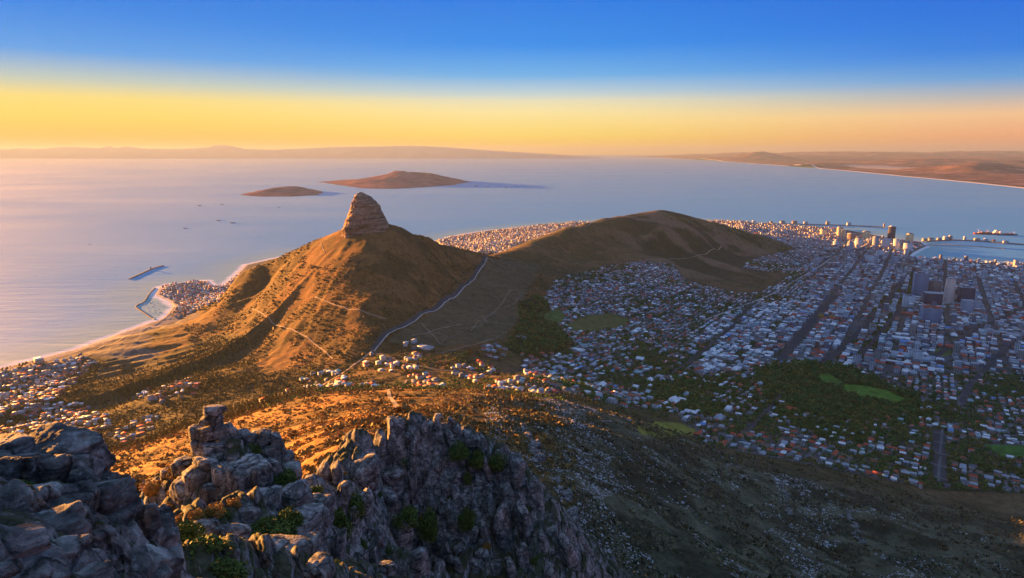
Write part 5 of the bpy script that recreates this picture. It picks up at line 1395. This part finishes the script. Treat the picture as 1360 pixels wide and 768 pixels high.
# ------------------------------------------------------------------ scrub and stones on the open slopes
def scatter(n, r0, r1, a0, a1, seed):
    rng = np.random.default_rng(seed)
    r = r0 * (r1 / r0) ** rng.random(n); a = rng.uniform(R(a0), R(a1), n)
    return r * np.sin(a), r * np.cos(a), r, rng
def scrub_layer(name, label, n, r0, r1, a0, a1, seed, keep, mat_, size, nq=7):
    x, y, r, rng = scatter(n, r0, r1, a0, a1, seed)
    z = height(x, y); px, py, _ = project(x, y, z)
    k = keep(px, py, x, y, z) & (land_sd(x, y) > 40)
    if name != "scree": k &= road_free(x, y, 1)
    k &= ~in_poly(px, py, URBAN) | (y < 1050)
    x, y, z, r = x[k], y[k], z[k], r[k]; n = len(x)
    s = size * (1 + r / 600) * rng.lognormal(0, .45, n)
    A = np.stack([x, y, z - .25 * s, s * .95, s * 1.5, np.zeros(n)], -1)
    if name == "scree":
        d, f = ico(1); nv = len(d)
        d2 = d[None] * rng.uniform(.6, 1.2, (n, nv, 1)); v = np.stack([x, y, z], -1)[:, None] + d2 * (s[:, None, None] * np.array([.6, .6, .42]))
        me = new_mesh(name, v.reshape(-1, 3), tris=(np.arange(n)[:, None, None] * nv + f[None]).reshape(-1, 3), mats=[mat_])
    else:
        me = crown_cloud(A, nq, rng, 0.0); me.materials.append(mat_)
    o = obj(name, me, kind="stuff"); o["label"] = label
    return n
LEFT = lambda x, y: x + .12 * y < 10
SCRUB_GREY = leaf_mat("grey_green_scrub_leaves", (.034, .034, .017), (.20, .185, .10), .12)
SCREE_MAT = simple("scree_stone", (.40, .40, .41), .9, .15, .3, .1)
def k_left(px, py, x, y, z): return (x < 160 - .1 * y) & (fbm(x / 22, y / 22, 3, 801) + .6 * fbm(x / 75, y / 75, 2, 805) > -.04)
def k_right(px, py, x, y, z): return (x > -60) & (y < 1650) & (fbm(x / 26, y / 26, 3, 811) + .25 * fbm(x / 140, y / 140, 2, 813) > -.05)
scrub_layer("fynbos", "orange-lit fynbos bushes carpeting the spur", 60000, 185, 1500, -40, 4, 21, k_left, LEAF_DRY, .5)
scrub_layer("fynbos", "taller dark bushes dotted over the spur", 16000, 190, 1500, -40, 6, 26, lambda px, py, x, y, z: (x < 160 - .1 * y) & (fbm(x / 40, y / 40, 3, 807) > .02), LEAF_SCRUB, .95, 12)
scrub_layer("fynbos", "low heath on the flanks of the cone-shaped mountain", 80000, 1400, 3700, -38, 8, 22, lambda px, py, x, y, z: (z > 60) & (fbm(x / 70, y / 70, 3, 803) > -.12) & ~in_poly(px, py, FIELDS) & (np.hypot(x - LHX, y - LHY) > 260), LEAF_SCRUB, .42, 5)
scrub_layer("scrub", "grey-green scrub over the shaded slope", 85000, 230, 1500, -8, 42, 23, k_right, SCRUB_GREY, .58)
def k_scree(px, py, x, y, z):
    w = fbm(x / 40, y / 40, 3, 821)
    band = np.abs(px - (790 + (py - 640) * .35) - 40 * w) < 26 + 10 * w
    band2 = np.abs(px - (1060 + (py - 640) * .10) - 60 * w) < 22
    band3 = np.abs(px - (700 + (py - 600) * .9) - 30 * w) < 14
    spread = (fbm(x / 60, y / 60, 4, 823) > .12)
    return (x > -30) & (y < 1250) & (band | band2 | band3 | (spread & (fbm(x / 9, y / 9, 2, 825) > .1)))
scrub_layer("scree", "pale loose stones in streaks down the shaded slope", 70000, 230, 1200, -4, 40, 24, k_scree, SCREE_MAT, .5)
scrub_layer("scree", "scattered stones on the sunlit spur", 9000, 190, 700, -36, 2, 25, lambda px, py, x, y, z: (x < 60) & (fbm(x / 18, y / 18, 3, 831) > .1), SCREE_MAT, .3)

# ------------------------------------------------------------------ rock bands on the shaded slope
for i, (pts, w) in enumerate([([(694,566),(702,580),(708,595),(712,612)], 9), ([(738,640),(748,656),(758,676),(762,694)], 9), ([(1036,640),(1044,660),(1050,684)], 7), ([(1128,680),(1136,700),(1144,722)], 9)]):
    P = [p for p in (tmarch(a, b) for a, b in pts) if p is not None]
    W = resample(P, 7.0)
    for j, q in enumerate(W):
        rr_ = np.random.default_rng(8000 + i * 100 + j); s = w * rr_.uniform(.5, 1.0)
        z = float(height(np.array([q[0]]), np.array([q[1]]))[0])
        o = obj("boulder", BLOCKS[j % 14], loc=(q[0] + rr_.normal(0, 2), q[1] + rr_.normal(0, 2), z)); o.scale = (s, s * 1.1, s * rr_.uniform(.7, 1.1)); o.rotation_euler = (rr_.uniform(-.2, .2), rr_.uniform(-.2, .2), rr_.uniform(0, 3))
        o["category"] = "boulder"; nm = ["beside the orange-lit ridge strip", "in the rib below the ridge strip", "in the short band above the suburb", "in the low band on the dark slope"][i]
        o["label"] = f"grey crag {nm} of the shaded slope"; o["group"] = f"grey crags {nm}"

# ------------------------------------------------------------------ towers
def tower_mat(name, wall, glass, fu, fz, duty): return window_wall(name, wall, glass, fu, fz, duty)
TM = {"blue": tower_mat("blue_glass_tower", (.28, .34, .44), (.05, .08, .14), 3.2, 3.6, .25), "bronze": tower_mat("bronze_tower", (.34, .22, .17), (.08, .06, .06), 3.0, 3.6, .35), "pink": tower_mat("sunset_tinted_tower", (.80, .56, .44), (.30, .20, .17), 5.0, 3.6, .55),  # pink kind: sunset glow painted into the wall colour
      "dark": tower_mat("dark_glass_tower", (.055, .05, .075), (.03, .03, .05), 4.0, 3.6, .3), "white": tower_mat("white_tower", (.70, .70, .70), (.18, .20, .23), 4.5, 3.4, .5), "grey": tower_mat("grey_tower", (.36, .38, .43), (.12, .13, .17), 4.0, 3.5, .4), "yellow": tower_mat("pale_yellow_tower", (.74, .60, .34), (.35, .28, .18), 5, 3.4, .6)}
ROOF_GREY = RM[1]; ROOF_RED = RM[3]
def box(V, Q, x0, x1, y0, y1, z0, z1):
    b = len(V); V += [(x0, y0, z0), (x1, y0, z0), (x1, y1, z0), (x0, y1, z0), (x0, y0, z1), (x1, y0, z1), (x1, y1, z1), (x0, y1, z1)]
    Q += [tuple(b + k for k in q) for q in ((0, 1, 5, 4), (1, 2, 6, 5), (2, 3, 7, 6), (3, 0, 4, 7), (4, 5, 6, 7), (3, 2, 1, 0))]
def mesh_boxes(name, boxes, m):
    V, Q = [], []
    for b in boxes: box(V, Q, *b)
    return new_mesh(name, V, quads=Q, mats=[m])
def tower(px, by, ty, wpx, kind, label, group=None, taper=1.0, ang=None, cap="plant", depth=.75, roofm=None, zg=None):
    P = tmarch(px, by)
    if P is None: P = at_z(px, by, 8)[:2]
    x, y = P; z = float(height(np.array([x]), np.array([y]))[0])
    dep = project(x, y, z)[2]; w = wpx * dep / FPX; top = at_y(px, ty, y)[2]; h = max(top - z, 8)
    if cap in ("plant", "mast", "crown"): h *= .94
    root = bpy.data.objects.new("tower", None); COL.objects.link(root); root.location = (x, y, z); root.rotation_euler = (0, 0, AXIS * .0 + (ang if ang is not None else -math.atan2(x, y) * .6))
    root["label"] = label; root["category"] = "tower block"
    if group: root["group"] = group
    hw, hd = w / 2, w * depth / 2
    V, Q = [], []
    fins = max(3, int(w / 6))
    b0 = [(-hw, -hd, -4), (hw, -hd, -4), (hw, hd, -4), (-hw, hd, -4)]; t = taper
    V += b0 + [(a * t, b * t, h) for a, b, _ in b0]; Q += [(0, 1, 5, 4), (1, 2, 6, 5), (2, 3, 7, 6), (3, 0, 4, 7), (4, 5, 6, 7)]
    obj("wall", new_mesh("wall", V, quads=Q, mats=[TM[kind]]), root)
    fx = [(-hw * t + (k + .5) * 2 * hw * t / fins - .5, -hw * t + (k + .5) * 2 * hw * t / fins + .5, -hd - .7, -hd - .01, 0, h * .985) for k in range(fins)]
    if taper == 1.0 and kind in ("blue", "bronze", "white"): obj("facade_fin", mesh_boxes("facade_fin", fx, WM[2] if kind != "white" else WM[0]), root)
    rf = mesh_boxes("roof", [(-hw * t - .4, hw * t + .4, -hd * t - .4, hd * t + .4, h + .02, h + 1.4)], roofm or ROOF_GREY); rr = obj("roof", rf, root)
    if cap == "plant": obj("plant_room", mesh_boxes("plant_room", [(-hw * .55 * t, hw * .45 * t, -hd * .5 * t, hd * .5 * t, h + 1.42, h * 1.06 + 1.5)], WM[2]), rr)
    if cap == "mast": obj("mast", mesh_boxes("mast", [(-.5, .5, -.5, .5, h + 1.42, h * 1.12), (-hw * .6, hw * .6, -hd * .6, hd * .6, h + 1.43, h + 6)], WM[0]), rr)
    if cap == "crown": obj("crown", mesh_boxes("crown", [(-hw * .9, -hw * .5, -hd * .9, hd * .9, h + 1.42, h + 5), (hw * .1, hw * .9, -hd * .9, hd * .3, h + 1.42, h + 7), (-hw * .4, hw * .05, -hd * .5, hd * .9, h + 1.42, h + 4)], ROOF_RED), rr)
    obj("podium", mesh_boxes("podium", [(-hw * 1.5, hw * 1.35, -hd * 1.6, -hd - .8, -4, min(h * .12, 10)), (hw + .1, hw * 1.5, -hd - .75, hd * 1.3, -4, min(h * .1, 8))], WM[0]), root)
    return root
for a in [(1220,394,361,16,"blue","widest grey-blue slab tower standing behind the bronze tower","plant"),(1239.5,394,371,15,"bronze","bronze-brown tower between the grey-blue slab and the sunlit pink tower","plant"),
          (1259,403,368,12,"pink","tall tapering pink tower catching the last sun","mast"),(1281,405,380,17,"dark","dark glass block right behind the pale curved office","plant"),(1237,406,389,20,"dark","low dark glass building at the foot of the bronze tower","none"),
          (1234.5,430,407,22,"blue","blue ribbed slab with red rooftop boxes nearest the viewer among the towers","crown"),(1206,407,392,13,"white","white stepped office block beside the tree-lined avenue","plant"),(1283,416,399,13,"grey","pale grey curved office below the dark glass block","none"),(1295,413,401,12,"grey","squat grey office beside the curved office","none"),
          (1209.5,478,464,8,"white","taller one of the white twin blocks on the shopping podium","none"),(1217,480,466,9,"white","second white twin block on the podium, nearer the viewer","none"),(1270,398,383,8,"dark","slim dark tower between pink tower and dark glass block","plant"),(1116,419,409,9,"white","white office block above the yellow-walled building","plant"),
          (1183,319,300,8,"dark","dark slim skyscraper rising over the harbour with a pale crown","mast"),(1207.5,321,309.5,8,"yellow","golden sunlit hotel tower at the water's edge","plant"),(1093,313,305.5,7,"yellow","small sunlit block among the harbour-quarter flats, first in line","none"),(1114,315,301,5,"yellow","tallest sunlit slim tower of the harbour quarter","plant"),(1120,315,305.5,5,"yellow","sunlit tower beside the tallest slim one","none"),
          (1131,318,310,10,"bronze","brown block with sunlit edge in the harbour quarter","plant"),(1150,317,307,8,"yellow","rounded sunlit block between brown block and dark skyscraper","plant"),(1162,331,314,7,"grey","dark-faced block before the dark skyscraper","plant"),(1176,332,317,8,"white","pale apartment block in front of the dark skyscraper","none"),(1190,331,318,7,"white","pale block beside the dark skyscraper's foot","none"),
          (1140,330,317,9,"white","white apartment tower in front of the rounded sunlit block","plant"),(1128,338,320,6,"grey","grey slim tower in the harbour quarter","plant"),(1168,345,333,9,"white","white block nearer than the dark-faced block","none"),(1188,352,341,8,"grey","grey block by the dock edge","none"),(1205,333,324,9,"white","pale block at the quay before the golden hotel","none"),
          (1155,350,340,10,"white","long-fronted white block behind the docks","none"),(1110,330,321,7,"white","white flats on the sea side of the quarter","none")]:
    px, by, ty, w, kd, lb, cap = a
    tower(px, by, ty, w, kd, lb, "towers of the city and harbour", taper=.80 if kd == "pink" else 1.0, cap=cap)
def hall(px, py, wpx, dpx, h, wall, roof, label, ang=None, curved=False, name="hall"):
    P = tmarch(px, py); x, y = P; z = float(height(np.array([x]), np.array([y]))[0]); dep = project(x, y, z)[2]; k = dep / FPX
    w, d = wpx * k, dpx * k * 2.6
    root = bpy.data.objects.new(name, None); COL.objects.link(root); root.location = (x, y, z); root.rotation_euler = (0, 0, AXIS - math.pi / 2 if ang is None else ang); root["label"] = label; root["category"] = "building"
    obj("wall", mesh_boxes("wall", [(-w / 2, w / 2, -d / 2, d / 2, -4, h)], wall), root)
    if curved:
        V, Q = [], []; n = 12
        for i in range(n + 1):
            a = math.pi * i / n; yy = -math.cos(a) * d * .52; zz = h + math.sin(a) * min(d * .2, 9)
            V += [(-w * .51, yy, zz), (w * .51, yy, zz)]
        for i in range(n): Q.append((2 * i, 2 * i + 1, 2 * i + 3, 2 * i + 2))
        obj("roof", new_mesh("roof", V, quads=Q, mats=[roof]), root)
    else: obj("roof", mesh_boxes("roof", [(-w * .51, w * .51, -d * .51, d * .51, h + .02, h + .8)], roof), root)
YELLOW_WALL = simple("yellow_plaster", (.70, .40, .05), .85, .15, .15, .05)
hall(1098,421,19,4,13,YELLOW_WALL,RM[4],"long low yellow-walled building beside the first dark avenue")
hall(1212,476,50,10,10,WM[0],RM[1],"broad pale shopping podium carrying the white twin blocks")
hall(1203,486,46,3,12,WM[3],RM[0],"long red-brick frontage with pale roof edge below the podium")
hall(1265,462,17,5,7,WM[3],RM[3],"big bright red-roofed shed beside the small green")
hall(1193,446,24,3.2,9,WM[0],RM[0],"white barrel-roofed hall near the avenue, upper of two", curved=True)
hall(1194,451,25,3.2,9,WM[0],RM[0],"white barrel-roofed hall near the avenue, lower of two", curved=True)
hall(1330,444,50,3.5,8,WM[0],RM[1],"very long pale station shed past the towers", curved=True)
hall(1260,437,18,4,8,WM[0],RM[6],"blue-roofed market hall below the ribbed slab")
hall(1238,431,10,3,10,YELLOW_WALL,RM[3],"small orange-fronted pavilion at the foot of the ribbed slab")
hall(1207,419,20,4,12,WM[3],RM[3],"red-brick block with red roof by the white stepped office")
hall(1012,440,22,4,9,WM[0],RM[0],"broad white-roofed school hall between suburb and avenue")
hall(768,467,16,4,8,WM[0],RM[0],"broad white-roofed hall beside the dark wood")
hall(550,456,5,2.5,12,WM[0],RM[1],"small white cable-car station hut on the neck"); hall(565,463,22,3.5,8,WM[0],RM[1],"long pale depot with metal roof on the neck"); hall(692,448,14,3,3,WM[0],RM[1],"pale flat water-reservoir roof on the dark slope")
hall(967,548,7,6,14,WM[0],RM[0],"white slab of flats standing end-on below the upper suburb")
hall(1040,300,4,1.5,10,WM[1],RM[0],"sunlit round-topped store on the far waterfront", curved=True); hall(52,483,12,3,22,WM[1],RM[0],"large pale block of flats standing above the seaside road")

# ------------------------------------------------------------------ harbour walls, quays and what stands on them
STONE = simple("breakwater_stone", (.16, .14, .13), .95, .1, .4, .05)
def sea_wall(name, pts, width, h, m, label, cat="breakwater"):
    W = resample([at_z(a, b, 0)[:2] for a, b in pts], 18.0)
    Tn = np.gradient(W, axis=0); Tn /= np.hypot(Tn[:, 0], Tn[:, 1])[:, None]; Nn = np.stack([-Tn[:, 1], Tn[:, 0]], -1)
    rows = [np.c_[W + Nn * o, np.full(len(W), z)] for o, z in ((width * .9, -3), (width * .5, h), (-width * .5, h), (-width * .9, -3))]
    v = np.stack(rows, 1) + np.random.default_rng(len(pts)).normal(0, .25, (len(W), 4, 3))
    q = grid_quads(len(W), 4); n = len(v.reshape(-1, 3))
    q = np.concatenate([q, [[0, 1, 2, 3], [n - 1, n - 2, n - 3, n - 4]]])
    o = obj(name, new_mesh(name, v, quads=q, mats=[m])); o["label"] = label; o["category"] = cat
    return o
sea_wall("breakwater", [(985,298),(1005,297.4),(1060,298.2),(1110,299.5),(1150,301),(1176,302.5)], 26, 9, STONE, "long thin breakwater reaching out to sea beyond the long hill")
sea_wall("breakwater", [(1228,321),(1266,319.3),(1300,320.5),(1330,323),(1364,325.8),(1450,331)], 34, 8, STONE, "outer harbour wall with sheds crossing to the picture's edge")
sea_wall("jetty", [(1222,326.5),(1248,325.8),(1280,327),(1310,328.8),(1334,330.8)], 26, 7, CONCRETE, "inner jetty inside the harbour basin, parallel to the outer wall", "jetty")
sea_wall("breakwater", [(205,424.5),(198,420.5),(190,415),(183,410.5),(179.5,407.5),(183,405),(189,403),(193,399.5),(196,394),(200,388.5),(206,383)], 6, 3.5, STONE, "curved rock wall enclosing the small boat harbour")
sea_wall("breakwater", [(172,371),(180,367.5),(190,363),(200,358.5),(206,356),(212,354.6),(217,353.5)], 10, 6, STONE, "detached dark sea wall lying off the seaward coast")
for i, (px, py, w, hpx, kd) in enumerate([(985,297.6,7,3.6,4),(993,297.4,3,3,0),(1001,297.2,4,3.4,0),(1024,297.6,4,2.8,1),(1039,297.7,6,3,4),(1055,298,6,3,3),(1070,298.4,5,3.2,3),(1099,299.2,4,4.2,1),(1127,300.2,5,3.6,1),(1174,302.2,2,5,3),
      (1236,320.6,7,2.8,4),(1247,319.9,5,2.4,1),(1256,319.3,6,4.5,1),(1262,319.2,4,6,0),(1281,319.8,3,5,0),(1297,320.4,6,3,1),(1309,321.3,5,3,0),(1319,322.3,4,2.4,3),(1335,323.5,6,2.4,4),(1228,321.2,6,3,1),(200,358,2.2,1.8,1)]):
    p = at_z(px, py, 0); dep = project(p[0], p[1], 0)[2]; k = dep / FPX
    root = bpy.data.objects.new("harbour_shed", None); COL.objects.link(root); root.location = (p[0], p[1], 7); root.rotation_euler = (0, 0, -.15); root["category"] = "harbour building"
    row = np.array([[0, 0, 3, w * k, min(w * k * .6, 30), 0, max(hpx * k * .8, 6), 1 if i % 3 else 0, kd if kd < 7 else 1, i % 2]])
    vw, qw, mw = building_geo(row, True, False); vr, qr, mr = building_geo(row, False, True)
    obj("wall", new_mesh("wall", vw, quads=qw, mats=[WM[i % 2]]), root); obj("roof", new_mesh("roof", vr, quads=qr, mats=[RM[kd]]), root)
    spot = "along the long thin breakwater" if i < 10 else ("on the outer harbour wall" if i < 20 else "at the end of the detached sea wall")
    root["label"] = f"sunlit {['white', 'cream'][i % 2]} shed with {ROOFS[kd][0]} roof {'high' if hpx > 3.3 else 'low'} {spot}"; root["group"] = "harbour sheds " + spot
# ------------------------------------------------------------------ ships and boats
HULL_RED = simple("red_hull_paint", (.34, .07, .05), .5, .4, .2, .05); HULL_DARK = simple("dark_hull_paint", (.05, .06, .09), .5, .4, .2, .05); DECK = simple("ship_deck", (.40, .20, .14), .8, .2, .2, .05); SHIPW = simple("ship_white_paint", (.78, .74, .68), .5, .4, .1, .05)
def hull_mesh(L, Bm, H):
    st = [(-.5, .72, 0), (-.46, .95, 0), (-.3, 1, 0), (.25, 1, 0), (.4, .7, .05), (.5, .04, .25)]
    V, Q = [], []
    for t, b, sh in st:
        V += [(t * L * (.96 if abs(t) > .45 else 1), -b * Bm * .36, -1.0), (t * L, -b * Bm / 2, H * (1 + sh)), (t * L, b * Bm / 2, H * (1 + sh)), (t * L * (.96 if abs(t) > .45 else 1), b * Bm * .36, -1.0)]
    for i in range(len(st) - 1):
        for k in range(3): Q.append((4 * i + k, 4 * i + k + 1, 4 * i + k + 5, 4 * i + k + 4))
    Q += [(0, 3, 2, 1), (20, 21, 22, 23)]
    return V, Q
def ship(px, py, Lpx, ang, hullm, label, big=True):
    p = at_z(px, py, 0); dep = project(p[0], p[1], 0)[2]; L = Lpx * dep / FPX; Bm = L * .15; H = L * .055
    root = bpy.data.objects.new("cargo_ship", None); COL.objects.link(root); root.location = p; root.rotation_euler = (0, 0, ang); root["label"] = label; root["category"] = "ship"
    V, Q = hull_mesh(L, Bm, H); obj("hull", new_mesh("hull", V, quads=Q, mats=[hullm]), root)
    obj("deck_cargo", mesh_boxes("deck_cargo", [(L * a, L * (a + .085), -Bm * .36, Bm * .36, H + .02, H + L * hh) for a, hh in ((-.18, .035), (-.08, .05), (.02, .04), (.12, .055), (.22, .03))], DECK), root)
    obj("superstructure", mesh_boxes("superstructure", [(-L * .42, -L * .26, -Bm * .42, Bm * .42, H + .02, H + L * .06), (-L * .40, -L * .29, -Bm * .36, Bm * .36, H + L * .0601, H + L * .10), (-L * .38, -L * .31, -Bm * .45, Bm * .45, H + L * .1001, H + L * .125)], SHIPW), root)
    obj("funnel", mesh_boxes("funnel", [(-L * .46, -L * .43, -Bm * .1, Bm * .1, H + .02, H + L * .12)], HULL_RED), root)
    for a in (-.05, .3): obj("mast", mesh_boxes("mast", [(L * a - L * .004, L * a + L * .004, -L * .004, L * .004, H + .02, H + L * .15), (L * a, L * (a + .09), -L * .003, L * .003, H + L * .12, H + L * .127)], SHIPW), root)
ship(1310,311.5,32,2.95,HULL_RED,"large red-hulled cargo ship with sunlit white bridge anchored off the harbour")
ship(1338,312.6,26,-.1,HULL_DARK,"low dark-hulled ship lying behind the red-hulled cargo ship")
def boat(px, py, Lpx, ang, label, grp):
    p = at_z(px, py, 0); dep = project(p[0], p[1], 0)[2]; L = Lpx * dep / FPX
    root = bpy.data.objects.new("boat", None); COL.objects.link(root); root.location = p; root.rotation_euler = (0, 0, ang); root["label"] = label; root["category"] = "boat"; root["group"] = grp
    V, Q = hull_mesh(L, L * .28, L * .10); obj("hull", new_mesh("hull", V, quads=Q, mats=[HULL_DARK]), root)
    obj("cabin", mesh_boxes("cabin", [(-L * .3, L * .05, -L * .09, L * .09, L * .101, L * .2)], SHIPW), root); obj("mast", mesh_boxes("mast", [(L * .08, L * .1, -L * .01, L * .01, L * .101, L * .42)], SHIPW), root)
for px, py, l, a, lb in [(265,273.5,5,.1,"small dark boat near the smaller island, first of a strung-out pair"),(295,271.6,5,.1,"small dark boat near the smaller island, closer to it than its partner"),(290.5,293,6,.4,"dark fishing boat alone in mid bay"),(309,296.5,7,.2,"long low boat just beyond the lone fishing boat"),(246,303.5,5,.2,"small boat nearer the shore than the fishing boat"),
                         (119,324.5,3,1.2,"tiny sailing boat far out on the golden water"),(370,276,4,.1,"tiny boat between the islands and the rocky peak"),(632,247,5,.1,"boat just off the larger island's tip"),(648,249,4,.1,"boat beyond the one off the larger island's tip"),(672,249.5,4,.1,"boat midway out from the larger island's tip"),(686,247.5,4,.1,"outermost boat in the line off the larger island"),(701,240.5,3,.1,"tiny far boat behind the line off the larger island")]:
    boat(px, py, l, a, lb, "boats out on the bay")
_b = random.Random(4)
for i in range(34):
    px, py = _b.uniform(187, 218), _b.uniform(399, 419)
    if in_poly(np.array([px]), np.array([py]), [(187,406),(196,400),(204,396),(214,404),(220,409),(210,420),(200,417)])[0]: boat(px, py, _b.uniform(1.6, 2.6), _b.uniform(0, 3), "small boat moored inside the curved harbour wall", "boats moored inside the curved harbour wall")
